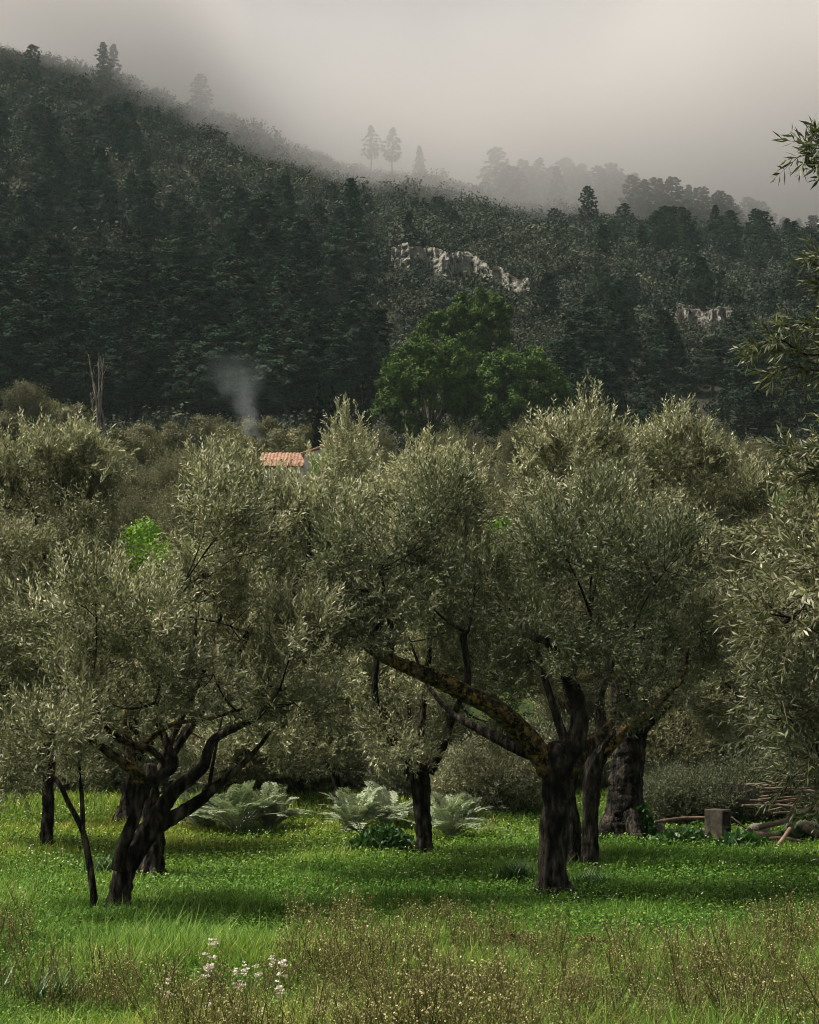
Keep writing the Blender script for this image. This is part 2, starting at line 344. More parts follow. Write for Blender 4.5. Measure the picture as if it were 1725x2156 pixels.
def on_rock(P, pad=0.0):
    px, py = proj(P); k = np.zeros(np.shape(px), bool)
    for xs_, t_, b_ in (((818, 870, 940, 1030, 1118), (518, 518, 526, 552, 590), (566, 580, 592, 604, 630)), ((1388, 1440, 1500, 1560), (644, 646, 648, 668), (680, 696, 704, 702)), ((1170, 1192, 1214), (594, 586, 600), (610, 614, 616))):
        k |= (px > xs_[0]) & (px < xs_[-1]) & (py > np.interp(px, xs_, t_) - pad * .2) & (py < np.interp(px, xs_, b_) + pad)
    return k
def sheet(name, xs, ys, mat):
    X, Yg = np.meshgrid(xs, ys); V = np.stack([X, Yg, H(X, Yg)], -1).reshape(-1, 3)
    n = len(xs); i = np.arange(len(ys) - 1)[:, None] * n; j = np.arange(n - 1)[None]
    g = Geo(); g.add(V, np.stack([i + j, i + j + 1, i + n + j + 1, i + n + j], -1).reshape(-1, 4), 0.5, 0, True)
    return tag(build(name, g, [mat]), kind='structure')
XS = np.concatenate([np.linspace(-260, -24, 60), np.linspace(-22, 22, 120), np.linspace(24, 260, 60)])
sheet('meadow', XS, np.concatenate([np.linspace(-40, 8, 12), np.linspace(9, 48, 130), np.linspace(50, 140, 46)]), M_SOIL)
sheet('hillside', XS, np.concatenate([np.linspace(140, 470, 130), np.linspace(474, 620, 24)]), M_HILL)

# ------------------------------------------------------------------ olive trees of the grove
def olive(label, base, limbs, lobes, seed, spikes=(), dens=1.0, ll=0.071, group=None, name='olive_tree', K=14, depth=1.0, flute=0.10, leafm=None, thick=.84):
    r = np.random.default_rng(seed)
    px, py = base; Y = gY(py) if isinstance(py, (int, float)) and py > 1500 else 20
    root_p = W(px, py, Y); root_p[2] = float(H(root_p[0], Y)) - 0.02
    root = thing(name, label, 'olive tree', root_p, group)
    tg = Geo(); tips = []
    for q, lim in enumerate(limbs):
        lich = 0.0
        if isinstance(lim, dict): lich = lim['lichen']; lim = lim['p']
        pts = [W(a[0], a[1], Y + (a[3] if len(a) > 3 else 0)) for a in lim]; rad = [a[2] / FPX * Y * thick for a in lim]
        if q == 0: pts[0][2] = root_p[2] - 0.06
        P, R = tube(tg, pts, rad, 40 if q == 0 else 20, 0.03 if rad[0] > 0.06 else 0.06, 0.10, seed * 3 + q, 0, 0.5, flute if q == 0 else flute * 0.5, lich)
        # flare of roots at the foot
        if q == 0:
            for a in r.random(5) * 6.28:
                d = np.array([math.cos(a), math.sin(a), 0]); R0 = rad[0]
                tube(tg, [pts[0] + d * R0 * 0.35 + (0, 0, 0.05 + R0 * 1.6), pts[0] + d * R0 * 0.8 + (0, 0, 0.05 + R0 * .6), pts[0] + d * R0 * 1.45 + (0, 0, 0.02)],
                     [R0 * .3, R0 * .36, R0 * .2], 8, 0.05, 0.2, seed + int(a * 9))
        tips += [(P[i], R[i]) for i in range(len(P)) if q > 0 or i > len(P) * 0.75]
    TP = np.array([t[0] for t in tips]); TR = np.array([t[1] for t in tips])
    cg = Geo(); B0 = []; B1 = []; B2 = []; BR0 = []; BR1 = []
    SB = []; SD = []; SL = []; ST = []
    for lb in lobes:
        dY = lb[3] if len(lb) > 3 else r.uniform(-1.1, 1.1) * depth
        c = W(lb[0], lb[1], Y + dY); R = lb[2] / FPX * Y * 0.95
        i = int(np.argmin(np.linalg.norm(TP - c, axis=1) + TR * 2.0))
        p = TP[i]; dist = np.linalg.norm(c - p)
        mid = (p + c) / 2 + r.normal(size=3) * 0.08 * dist + np.array([0, 0, -0.08 * dist])
        B0.append(p); B1.append(mid); B2.append(c); BR0.append(min(TR[i] * 0.75, 0.012 + 0.014 * dist)); BR1.append(0.006)
        nc = max(5, int(12.5 * dens * (R / 0.5) ** 2))
        od = rdir(r, nc); rad = R * (0.45 + 0.55 * r.random(nc) ** 0.6)
        cl = c + od * rad[:, None] * np.array([1, 1, 0.92])
        cl[:, 2] = np.maximum(cl[:, 2], root_p[2] + 0.35)
        for k in range(nc):
            B0.append(c * 0.6 + mid * 0.4 if k % 2 else c); B2.append(cl[k]); B1.append((c + cl[k]) / 2 + r.normal(size=3) * 0.1 * R + np.array([0, 0, -.06 * R])); BR0.append(0.006); BR1.append(0.0022)
        ns = int(27 * min(1.0, 0.6 + 0.4 * dens))
        bb = np.repeat(cl, ns, 0) + r.normal(size=(nc * ns, 3)) * 0.10 * (ll / 0.071)
        oo = np.repeat(od, ns, 0)
        dd = nrm(0.55 * oo + np.array([0, 0, 0.38]) + 0.62 * rdir(r, nc * ns))
        SB.append(bb); SD.append(dd); SL.append((0.13 + 0.24 * r.random(nc * ns) ** 1.5) * (ll / 0.071) ** 0.6)
        ST.append(np.clip(np.repeat(r.random(nc), ns) * 0.8 + r.random(nc * ns) * 0.3 - .05, 0, 1))
    stems(cg, B0, B1, B2, np.array(BR0), np.array(BR1), 5, 5, 2, 0.5)
    shoots(cg, r, np.concatenate(SB), np.concatenate(SD), np.concatenate(SL), K, ll, ll * 0.125, np.concatenate(ST))
    # upright young shoots over the top of the crown
    LC = np.array([W(lb[0], lb[1], Y) for lb in lobes]); LR = np.array([lb[2] / FPX * Y for lb in lobes])
    for c, q in zip(LC, LR):
        if np.any((np.abs(LC[:, 0] - c[0]) < q * .9) & (LC[:, 2] > c[2] + .12) ): continue
        n = int(34 * q / .4); a = r.random(n) * 6.28; u = np.sqrt(r.random(n)) * q * .95
        b = c + np.stack([np.cos(a) * u, np.sin(a) * u + r.normal(size=n) * .3, np.sqrt(np.maximum(0, q * q - u * u)) * .75], 1)
        d = nrm(np.stack([np.cos(a) * u * .5 / q, np.sin(a) * u * .5 / q, np.full(n, 1.0)], 1) + .22 * rdir(r, n))
        shoots(cg, r, b, d, .22 + .3 * r.random(n) ** 2, 24, ll * 1.1, ll * .13, .45 + .55 * r.random(n), bend=.03, stem=.003, ang=.6)
    for (x0, y0, x1, y1, k) in spikes:     # long upright water shoots standing out of the crown
        a = W(x0, y0, Y); b = W(x1, y1, Y); n = 3 * k
        st = a + r.normal(size=(n, 3)) * 0.12; en = b + r.normal(size=(n, 3)) * 0.11; en[:, 2] -= np.abs(r.normal(size=n)) * 0.24; en[1] = b + (b - a) * -.06 + r.normal(size=3) * .05
        en[0] = b; v = en - st; ln = np.linalg.norm(v, axis=1)
        shoots(cg, r, st, v / ln[:, None], ln, int(30 + 14 * ln.max()), ll * 1.15, ll * 0.135, np.full(n, 0.8), bend=0.02, stem=0.0035, ang=0.6)
    build('trunk', tg, [M_BARK], root, root_p)
    build('crown', cg, [leafm or M_OLIVE, M_TWIG, M_BARK], root, root_p)
    return root

GROVE = 'olive trees standing in the meadow'
olive('gnarled olive with a pale furrowed trunk and a long limb sweeping left', (1165, 1886),
      [[(1166, 1890, 46), (1163, 1840, 36), (1166, 1780, 36), (1172, 1700, 36), (1173, 1640, 38), (1172, 1590, 40), (1176, 1565, 20)],
       {'lichen': 0.75, 'p': [(1160, 1625, 34), (1128, 1575, 30), (1090, 1530, 28, -.15), (1040, 1490, 25, -.3), (980, 1460, 23, -.4), (920, 1430, 22, -.5), (860, 1405, 18, -.55), (810, 1385, 15, -.6), (772, 1362, 11, -.65)]},
       [(1118, 1588, 18), (1060, 1560, 17, .2), (1000, 1530, 12, .35), (950, 1500, 8, .5), (900, 1440, 5, .6), (860, 1340, 2.5, .6)],
       [(1182, 1615, 34), (1212, 1565, 28), (1220, 1500, 23), (1202, 1440, 21), (1176, 1390, 17), (1152, 1352, 12), (1120, 1344, 7)],
       [(1196, 1430, 15), (1215, 1372, 12), (1236, 1330, 10), (1242, 1290, 6)],
       [(1204, 1445, 6), (1226, 1370, 5), (1280, 1330, 4), (1335, 1318, 3)],
       [(822, 1390, 10, -.6), (824, 1330, 8, -.6), (812, 1260, 6, -.6), (800, 1200, 3, -.6)],
       [(768, 1366, 8, -.65), (800, 1300, 5, -.7), (770, 1240, 3, -.7)],
       [(985, 1462, 10, -.4), (984, 1400, 8, -.3), (976, 1340, 9, -.3), (986, 1330, 5, -.3)],
       {'lichen': 0.4, 'p': [(1190, 1622, 30), (1232, 1572, 24, .2), (1268, 1545, 14, .4), (1300, 1500, 9, .5)]}],
      [(1250, 1180, 105), (1180, 1265, 85), (1310, 1270, 105), (1250, 1370, 85), (1380, 1340, 85), (1120, 1320, 60, .8), (1260, 1080, 70), (1400, 1200, 75), (1330, 1430, 65),
       (1330, 1160, 75), (1180, 1150, 75),
       (850, 1180, 95, -.5), (760, 1240, 85, -.8), (930, 1130, 80, -.3), (900, 1265, 80, -.2), (780, 1330, 60, -.9), (960, 1320, 60, .5), (690, 1290, 65, -.5), (1000, 1230, 65, .3), (940, 1070, 60, .2), (720, 1170, 60, -.6)],
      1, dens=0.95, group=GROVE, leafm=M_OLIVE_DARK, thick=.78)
olive('slim double-stemmed olive just behind the gnarled olive, a grey band round its trunk', (1243, 1828),
      [[(1243, 1832, 24), (1243, 1760, 20), (1244, 1700, 20), (1246, 1640, 22), (1256, 1600, 22), (1280, 1560, 18), (1300, 1545, 16)],
       {'lichen': 0.8, 'p': [(1270, 1585, 18), (1300, 1548, 17), (1330, 1522, 16), (1356, 1510, 13), (1400, 1465, 9), (1440, 1420, 6), (1450, 1330, 4)]},
       [(1250, 1615, 18), (1266, 1540, 16), (1262, 1470, 12), (1290, 1380, 9), (1290, 1250, 7), (1250, 1120, 5), (1240, 1000, 3)],
       [(1207, 1822, 20, .2), (1209, 1740, 17, .2), (1198, 1680, 17, .2), (1205, 1610, 14, .3), (1170, 1500, 10, .4), (1130, 1350, 7, .4), (1140, 1200, 5, .4), (1160, 1050, 3, .4)]],
      [(1165, 985, 75), (1235, 960, 70), (1145, 1070, 60), (1210, 1055, 85), (1290, 1020, 75), (1330, 1110, 85), (1420, 1410, 80), (1480, 1330, 85), (1100, 1180, 70, .8), (1060, 1280, 70, .8), (1350, 1250, 80), (1160, 1420, 60, 1.), (1080, 1400, 60, 1.2)],
      2, spikes=[(1250, 930, 1252, 800, 4), (1135, 960, 1118, 898, 6), (1170, 950, 1162, 880, 6), (1210, 930, 1214, 872, 6), (1265, 940, 1275, 880, 5), (1100, 1010, 1100, 955, 4), (1300, 960, 1310, 915, 6)], group=GROVE)
olive('old olive with the thickest, hollow dark trunk and ivy at its foot', (1313, 1766),
      [[(1315, 1770, 62), (1312, 1720, 46), (1318, 1650, 42), (1325, 1590, 40), (1320, 1530, 36), (1312, 1480, 30), (1300, 1420, 20)],
       [(1330, 1600, 34), (1342, 1550, 26), (1352, 1510, 18), (1380, 1440, 12), (1430, 1330, 8), (1450, 1180, 5), (1440, 1020, 3)],
       [(1310, 1470, 22), (1350, 1360, 14), (1380, 1240, 9), (1382, 1100, 6), (1370, 980, 3)],
       [(1345, 1540, 18), (1420, 1470, 12), (1520, 1400, 8), (1560, 1280, 5), (1540, 1120, 3)]],
      [(1430, 970, 80), (1350, 1000, 75), (1500, 1025, 80), (1420, 1080, 95), (1520, 1115, 95), (1565, 1055, 60), (1450, 1200, 105), (1560, 1230, 105), (1380, 1180, 85), (1500, 1350, 110), (1600, 1380, 100), (1560, 1480, 95), (1450, 1480, 70), (1640, 1150, 90), (1660, 1270, 100), (1360, 1380, 80)],
      3, flute=.05, spikes=[(1430, 920, 1428, 858, 8), (1460, 940, 1470, 890, 6), (1400, 950, 1395, 905, 6), (1350, 960, 1352, 912, 5), (1530, 990, 1548, 940, 6), (1490, 970, 1500, 935, 5)], group=GROVE)
olive('olive leaning right from a bare dark trunk that divides into spreading limbs', (250, 1922),
      [[(248, 1928, 36), (252, 1890, 30), (262, 1840, 29), (282, 1795, 30), (312, 1752, 31), (334, 1728, 28)],
       [(330, 1740, 24), (352, 1728, 20), (390, 1705, 18), (425, 1682, 16), (455, 1655, 13), (480, 1637, 11), (530, 1590, 7), (570, 1540, 4)],
       [(318, 1748, 26), (345, 1695, 22), (372, 1660, 20), (405, 1635, 18), (430, 1610, 15), (448, 1560, 13), (500, 1530, 10), (545, 1508, 8), (590, 1450, 4)],
       [(248, 1830, 20, -.15), (262, 1775, 17, -.2), (281, 1727, 17, -.2), (304, 1660, 16, -.2), (338, 1634, 15, -.2), (366, 1610, 14, -.2), (350, 1560, 11, -.1), (330, 1500, 7), (345, 1400, 5), (370, 1260, 3)],
       {'lichen': 0.6, 'p': [(312, 1652, 13, -.2), (296, 1635, 14, -.2), (262, 1608, 13, -.3), (222, 1578, 12, -.4), (182, 1548, 9, -.5), (150, 1480, 5, -.5)]},
       {'lichen': 0.4, 'p': [(352, 1612, 10, -.2), (318, 1578, 9, -.3), (262, 1560, 9, -.4), (222, 1530, 6, -.5), (190, 1450, 3, -.5)]},
       {'lichen': 0.5, 'p': [(300, 1570, 7, -.3), (330, 1545, 7, -.35), (370, 1523, 6, -.4), (440, 1513, 5, -.5), (520, 1490, 3, -.6)]},
       [(440, 1680, 7), (443, 1640, 6), (452, 1590, 4), (470, 1500, 2.5)]],
      [(300, 1325, 95), (425, 1265, 100), (200, 1370, 90), (520, 1330, 110), (330, 1420, 95), (450, 1420, 95), (220, 1470, 75), (560, 1440, 85), (450, 1140, 75), (520, 1150, 85), (620, 1350, 80), (140, 1440, 70), (620, 1480, 60), (200, 1265, 75), (120, 1340, 75), (440, 1200, 60), (450, 1060, 50), (160, 1540, 50, -.4)],
      4, dens=0.85, thick=.76, group=GROVE, spikes=[(420, 1040, 428, 1000, 5)])
olive('olive with a stout split trunk close behind the leaning olive', (318, 1848),
      [[(318, 1852, 33), (323, 1800, 26), (325, 1750, 25), (320, 1700, 24), (314, 1650, 22), (318, 1610, 15)],
       {'lichen': 1.0, 'p': [(308, 1660, 16), (285, 1625, 13), (270, 1590, 12), (264, 1540, 11), (262, 1510, 8), (290, 1400, 5), (300, 1250, 3)]},
       [(322, 1650, 16), (380, 1560, 12), (470, 1430, 9), (540, 1290, 7), (570, 1150, 5), (580, 1050, 3)],
       [(340, 1600, 9), (440, 1380, 7), (480, 1200, 5), (470, 1080, 3)], [(540, 1290, 6), (640, 1200, 5), (650, 1070, 3)]],
      [(470, 1030, 65), (565, 1080, 62), (640, 1092, 60), (485, 1120, 65), (540, 1140, 90), (640, 1150, 90), (690, 1100, 65), (600, 1230, 95), (720, 1170, 85), (480, 1210, 85), (660, 1400, 80), (580, 1540, 75), (500, 1500, 60), (680, 1310, 80)],
      5, group=GROVE, spikes=[(470, 990, 468, 945, 6), (500, 985, 505, 950, 4), (585, 1030, 588, 985, 3), (665, 1020, 672, 975, 4), (530, 1000, 520, 955, 5)])
olive('olive at the left edge with a short straight scaly trunk', (98, 1791),
      [[(97, 1794, 19), (99, 1745, 15), (102, 1700, 15), (101, 1650, 14), (110, 1560, 13), (118, 1450, 12), (128, 1330, 11), (133, 1230, 9), (128, 1120, 5)],
       [(104, 1610, 10), (92, 1470, 9), (88, 1380, 8), (95, 1260, 7), (92, 1160, 4), (60, 1050, 3)], [(116, 1460, 8), (150, 1350, 6), (180, 1200, 5), (170, 1050, 3)],
       [(105, 1600, 9), (40, 1500, 7), (-20, 1420, 5)]],
      [(60, 1000, 75), (140, 975, 70), (200, 1005, 70), (80, 1090, 90), (185, 1090, 90), (20, 1180, 90), (140, 1190, 90), (205, 1175, 55), (60, 1290, 90), (170, 1290, 90), (10, 1400, 100), (110, 1400, 90), (30, 1530, 90), (130, 1550, 75), (-60, 1100, 100), (-80, 1300, 120), (-40, 1000, 80), (-80, 1480, 100)],
      6, group=GROVE, spikes=[(160, 945, 170, 885, 7), (120, 950, 118, 905, 6), (190, 960, 215, 920, 6), (80, 960, 70, 920, 6), (20, 980, 15, 930, 6), (225, 980, 250, 950, 4)])
olive('single-trunked olive in the middle of the meadow between the grey thistles', (898, 1806),
      [[(899, 1810, 20), (893, 1760, 19), (889, 1700, 20), (886, 1650, 24), (880, 1615, 26), (878, 1595, 16)],
       [(868, 1640, 18), (850, 1590, 16), (825, 1550, 15), (810, 1505, 12), (790, 1470, 9), (800, 1330, 6), (830, 1180, 5), (850, 1060, 3)],
       [(900, 1625, 18), (930, 1570, 14), (950, 1520, 9), (985, 1420, 6), (1000, 1250, 5), (980, 1100, 3)],
       [(880, 1605, 12), (890, 1500, 9), (905, 1350, 7), (900, 1180, 5), (905, 1040, 3)]],
      [(850, 1050, 65), (905, 1020, 55), (965, 1040, 60), (820, 1130, 75), (920, 1120, 85), (1000, 1095, 50), (1030, 1215, 65), (1000, 1400, 80), (1080, 1440, 65), (900, 1420, 80), (790, 1430, 70), (820, 1540, 60), (950, 1520, 60), (1040, 1520, 55), (870, 1250, 80), (960, 1260, 80), (870, 1570, 35, -.5)],
      7, group=GROVE, spikes=[(907, 980, 906, 902, 4), (850, 1000, 845, 960, 5), (960, 990, 968, 940, 4), (1005, 1050, 1010, 1000, 4), (930, 985, 938, 945, 3)])
olive('thin-trunked olive deep in the grove beside the second thistle', (712, 1722),
      [[(712, 1726, 15), (714, 1670, 13), (706, 1630, 12), (692, 1600, 10), (680, 1540, 8), (700, 1400, 7), (720, 1200, 5), (730, 1000, 3)],
       [(705, 1625, 9), (740, 1560, 7), (790, 1480, 5), (800, 1300, 3)]],
      [(735, 985, 55), (720, 1060, 70), (780, 1060, 65), (650, 1560, 65), (730, 1545, 60), (690, 1460, 80), (770, 1470, 70), (740, 1300, 90), (720, 1170, 90), (620, 1600, 40)],
      8, group=GROVE, dens=1.2, spikes=[(730, 930, 728, 832, 5), (735, 940, 760, 885, 5), (725, 950, 700, 880, 4), (740, 990, 745, 930, 6)])
olive('olive half hidden at the far side of the left meadow with a flared bole', (262, 1736),
      [[(262, 1740, 30), (267, 1705, 19), (275, 1650, 16), (286, 1600, 14), (280, 1500, 10)],
       [(285, 1600, 10), (350, 1520, 8), (400, 1400, 6), (420, 1250, 4)], [(283, 1590, 9), (210, 1500, 7), (180, 1380, 5)]],
      [(200, 1600, 65), (140, 1590, 65), (330, 1550, 70), (400, 1500, 80), (240, 1480, 80), (160, 1420, 80), (420, 1350, 90), (430, 1560, 60), (60, 1600, 60)],
      9, group=GROVE, dens=1.2)
# young suckers beside the leaning olive
olive('spindly forked olive sapling beside the leaning olive', (203, 1926),
      [[(204, 1928, 12), (197, 1880, 9), (192, 1837, 8), (184, 1790, 8), (177, 1757, 7.5), (173, 1740, 7)],
       [(177, 1757, 7), (162, 1722, 6.5), (145, 1692, 6), (128, 1655, 5.5), (104, 1627, 4.5), (60, 1600, 3)],
       [(175, 1750, 6.5), (174, 1710, 6), (172, 1672, 5.5), (167, 1630, 4.5), (172, 1560, 3.5), (180, 1480, 2)]],
      [(60, 1580, 45), (110, 1540, 50), (180, 1480, 50), (30, 1620, 35)], 10, group=GROVE, dens=0.6)
# the foreground olive whose trunk is outside the picture on the right
def near_olive():
    r = np.random.default_rng(77); Y = 8.2
    bx, by = 3.35, 8.6; root_p = np.array([bx, by, float(H(bx, by))])
    root = thing('olive_tree', 'nearest olive, reaching in from the right edge with large leaves and drooping tips', 'olive tree', root_p, GROVE)
    tg = Geo(); cg = Geo()
    tube(tg, [(bx, by, -0.05), (bx + .03, by, .5), (bx - .05, by + .05, 1.1), (bx - .02, by, 1.7)], [.3, .2, .19, .2], 16, 0.06, 0.15, 5, 0, .5, .12)
    tw = []
    limbs = [[(bx, by, 1.5), (bx - .3, by - .1, 2.1), W(1960, 1000, 8.3), W(1850, 800, 8.0), W(1790, 740, 7.4)],
             [(bx, by, 1.6), (bx - .1, by - .1, 2.6), W(2060, 700, 8.3), W(1900, 480, 8), W(1800, 380, 7.6)],
             [(bx, by, 1.5), (bx - .4, by, 2.0), W(1950, 1350, 8.6), W(1800, 1220, 8.4), W(1690, 1150, 8.4)],
             [(bx, by, 1.4), (bx - .4, by + .2, 1.8), W(1900, 1550, 9), W(1780, 1480, 9), W(1660, 1420, 9)],
             [(bx, by, 1.6), (bx - .3, by - .3, 2.3), W(1930, 1080, 7.8), W(1820, 960, 7.6), W(1740, 920, 7.6)]]
    for k, l in enumerate(limbs):
        tube(tg, l, [.11, .08, .05, .028, .012], 10, 0.1, 0.12, 60 + k)
    def spray(path, Yp, n, L, ll, droop=-0.1, r0=.005, spread=.035):
        pts = [W(a, b, Yp) for a, b in path]
        P, R = tube(cg, pts, np.linspace(r0, .0018, len(pts)), 5, .03, 0, 1, 2)
        idx = np.linspace(len(P) * .15, len(P) - 1, n).astype(int)
        T = nrm(np.gradient(P, axis=0))
        b = P[idx] + r.normal(size=(n, 3)) * .006
        d = nrm(T[idx] * .75 + rdir(r, n) * .75 + np.array([0, 0, droop]))
        shoots(cg, r, b, d, L * (.5 + .8 * r.random(n)), 12, ll, ll * .092, .25 + .6 * r.random(n), 3, bend=-.05, stem=.0016)  # backlit darkness of the sprigs put into their leaf colour
    spray([(1800, 735), (1740, 745), (1690, 745), (1640, 712), (1600, 730), (1575, 745)], 6.8, 24, .09, .050)
    spray([(1760, 690), (1725, 690), (1690, 680), (1650, 690)], 6.8, 12, .09, .050)
    spray([(1780, 760), (1720, 780), (1670, 770), (1625, 790)], 6.8, 14, .09, .050, -.25)
    spray([(1830, 330), (1770, 320), (1720, 320), (1690, 328)], 6.8, 20, .11, .056, .05)
    spray([(1800, 280), (1750, 300), (1715, 290)], 6.8, 10, .09, .056, .2)
    spray([(1820, 370), (1770, 350), (1715, 360)], 6.8, 10, .09, .056, -.1)
    spray([(1800, 560), (1750, 555), (1715, 545)], 6.8, 12, .09, .056, -.1)
    spray([(1800, 610), (1750, 600), (1730, 595)], 6.8, 8, .08, .056, -.1)
    spray([(1830, 930), (1760, 940), (1700, 950), (1650, 945)], 7.2, 26, .10, .050, 0)
    spray([(1800, 1000), (1740, 990), (1690, 1000)], 7.2, 20, .11, .050, -.1)
    spray([(1725, 1240), (1680, 1260), (1620, 1310), (1575, 1370)], 8.2, 12, .09, .056, 0, .004)
    lob = [(1700, 1130, 75), (1675, 1190, 60), (1735, 1230, 90), (1670, 1300, 70), (1740, 1340, 100), (1690, 1400, 80), (1750, 1480, 105), (1670, 1500, 70), (1760, 1050, 90),
           (1720, 1590, 90), (1800, 1200, 120), (1830, 1400, 130), (1800, 1600, 120), (1900, 900, 90), (1950, 650, 110), (1930, 450, 90), (1960, 1100, 150)]
    B0 = []; B1 = []; B2 = []
    for (x, y, R_, ) in lob:
        Yl = 8.6 + r.uniform(-.6, .6); c = W(x, y, Yl); R = R_ / FPX * Yl; nc = max(6, int(70 * (R / .25) ** 2 * .42))
        od = rdir(r, nc); cl = c + od * (R * (.4 + .6 * r.random(nc)))[:, None]
        src = W(x + 130, y + 60, 8.6)
        B0 += [src]; B1 += [(src + c) / 2 + r.normal(size=3) * .03]; B2 += [c]
        for q in cl: B0.append(c); B1.append((c + q) / 2 + r.normal(size=3) * .03); B2.append(q)
        ns = 7; b = np.repeat(cl, ns, 0) + r.normal(size=(nc * ns, 3)) * .06
        d = nrm(.5 * np.repeat(od, ns, 0) + .7 * rdir(r, nc * ns) + np.array([-.2, 0, .12]))
        shoots(cg, r, b, d, .12 + .14 * r.random(nc * ns), 14, .052, .0052, np.clip(np.repeat(r.random(nc), ns) * .6 + .3 * r.random(nc * ns), 0, 1), 3 if y > 1380 else 0, bend=-.02)  # lower lobes take the dark leaves: crown shade put into colour
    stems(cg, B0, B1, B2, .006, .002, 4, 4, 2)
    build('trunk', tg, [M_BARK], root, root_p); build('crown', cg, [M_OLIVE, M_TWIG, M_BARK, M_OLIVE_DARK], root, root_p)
near_olive()

# ------------------------------------------------------------------ farther olives on the rising slope
def far_olive(seed, low):
    r = np.random.default_rng(seed)
    root = thing('olive_tree', 'olive', 'olive tree', (0, 0, 0))
    tg = Geo(); cg = Geo()
    tube(tg, [(0, 0, -.1), (.05, 0, .4), (-.03, .05, .9), (.0, 0, 1.4)], [.26, .17, .16, .14], 10, .12, .15, seed, 0, .5, .1)
    tips = []
    for k in range(5):
        a = k * 1.26 + r.random(); e = np.array([math.cos(a) * 1.2, math.sin(a) * 1.2, 2.2 + r.random()])
        P, R = tube(tg, [(0, 0, 1.2), e * .5 + (0, 0, .6), e], [.1, .06, .02], 7, .15, .1, seed + k); tips.append(e)
    SB = []; SD = []; SL = []; ST = []
    nl = 17
    for k in range(nl):
        a = r.random() * 6.28; q = math.sqrt(r.random()) * 1.45; z = r.uniform(.7 if low else 1.3, 3.7)
        if z > 3: q *= .7
        c = np.array([math.cos(a) * q, math.sin(a) * q, z]); R = r.uniform(.45, .7)
        nc = int(16 * (R / .5) ** 2); od = rdir(r, nc); cl = c + od * (R * (.5 + .5 * r.random(nc)))[:, None]
        stems(tg, np.repeat(c[None], nc, 0), cl * .5 + c * .5 + r.normal(size=(nc, 3)) * .06, cl, .01, .004, 3, 3)
        ns = 14; b = np.repeat(cl, ns, 0) + r.normal(size=(nc * ns, 3)) * .13
        SB.append(b); SD.append(nrm(.5 * np.repeat(od, ns, 0) + .6 * rdir(r, nc * ns) + np.array([0, 0, .45]))); SL.append(.2 + .3 * r.random(nc * ns)); ST.append(np.clip(np.repeat(r.random(nc), ns) * .6 + .4 * r.random(nc * ns), 0, 1))
    shoots(cg, r, np.concatenate(SB), np.concatenate(SD), np.concatenate(SL), 10, .085, .0125, np.concatenate(ST), stem=.004)
    build('trunk', tg, [M_BARK], root); build('crown', cg, [M_OLIVE_FAR, M_TWIG], root)
    return root
far_protos = [far_olive(201, True), far_olive(202, True), far_olive(203, False)]
FAR_EXTRA = [(300, 57, .95), (352, 60, 1.05), (405, 58, 1.0), (255, 62, 1.0), (330, 72, 1.05), (1045, 64, 1.0), (1085, 60, .95)]
FG = 'olive trees on the slope behind the grove'
rr = random.Random(5); used = set()
rows = [(34.5, 7, 'olive with foliage hanging almost to the ground in the shady row behind the meadow', .85), (41, 8, 'olive in the second shaded row behind the meadow', 1.0),
        (52, 9, 'olive glimpsed between the crowns of the grove on the lower slope', 1.0), (66, 9, 'olive in the middle row of the slope above the grove', 1.0),
        (80, 10, 'olive in the upper row of the slope below the house', 1.05), (96, 12, 'grey-green olive rounded like a bush in the row at the height of the house', 1.05)]
for Y, n, lab, sc in rows:
    w = .2156 * Y * 1.22
    for k in range(n):
        x = -w + 2 * w * (k + .5 + rr.uniform(-.3, .3)) / n; y = Y + rr.uniform(-2.4, 2.4)
        pxx = CX + x / y * FPX
        if (Y > 60 and 520 < pxx < 770) or (abs(pxx - 325) < 75 and Y < 47) or (abs(pxx - 1062) < 55 and 34 < Y < 56): continue
        p = (x, y, float(H(x, y)) - .05); s = sc * rr.uniform(.85, 1.12); rz = rr.random() * 6.28
        q = rr.randrange(3)
        if Y < 45: q = rr.randrange(2)
        o = far_protos[q]
        if q in used: dup(o, p, rz, s, lab, FG)
        else:
            used.add(q); o.location = p; o.rotation_euler = (0, 0, rz); o.scale = (s, s, s); tag(o, lab, None, FG)

for px, Y, s in FAR_EXTRA:
    p = W(px, 1000, Y); p[2] = float(H(p[0], Y)) - .05
    dup(far_protos[int(px) % 3], p, px * .7, s, 'rounded olive on the slope seen through the gap above a fresh green tree', FG)

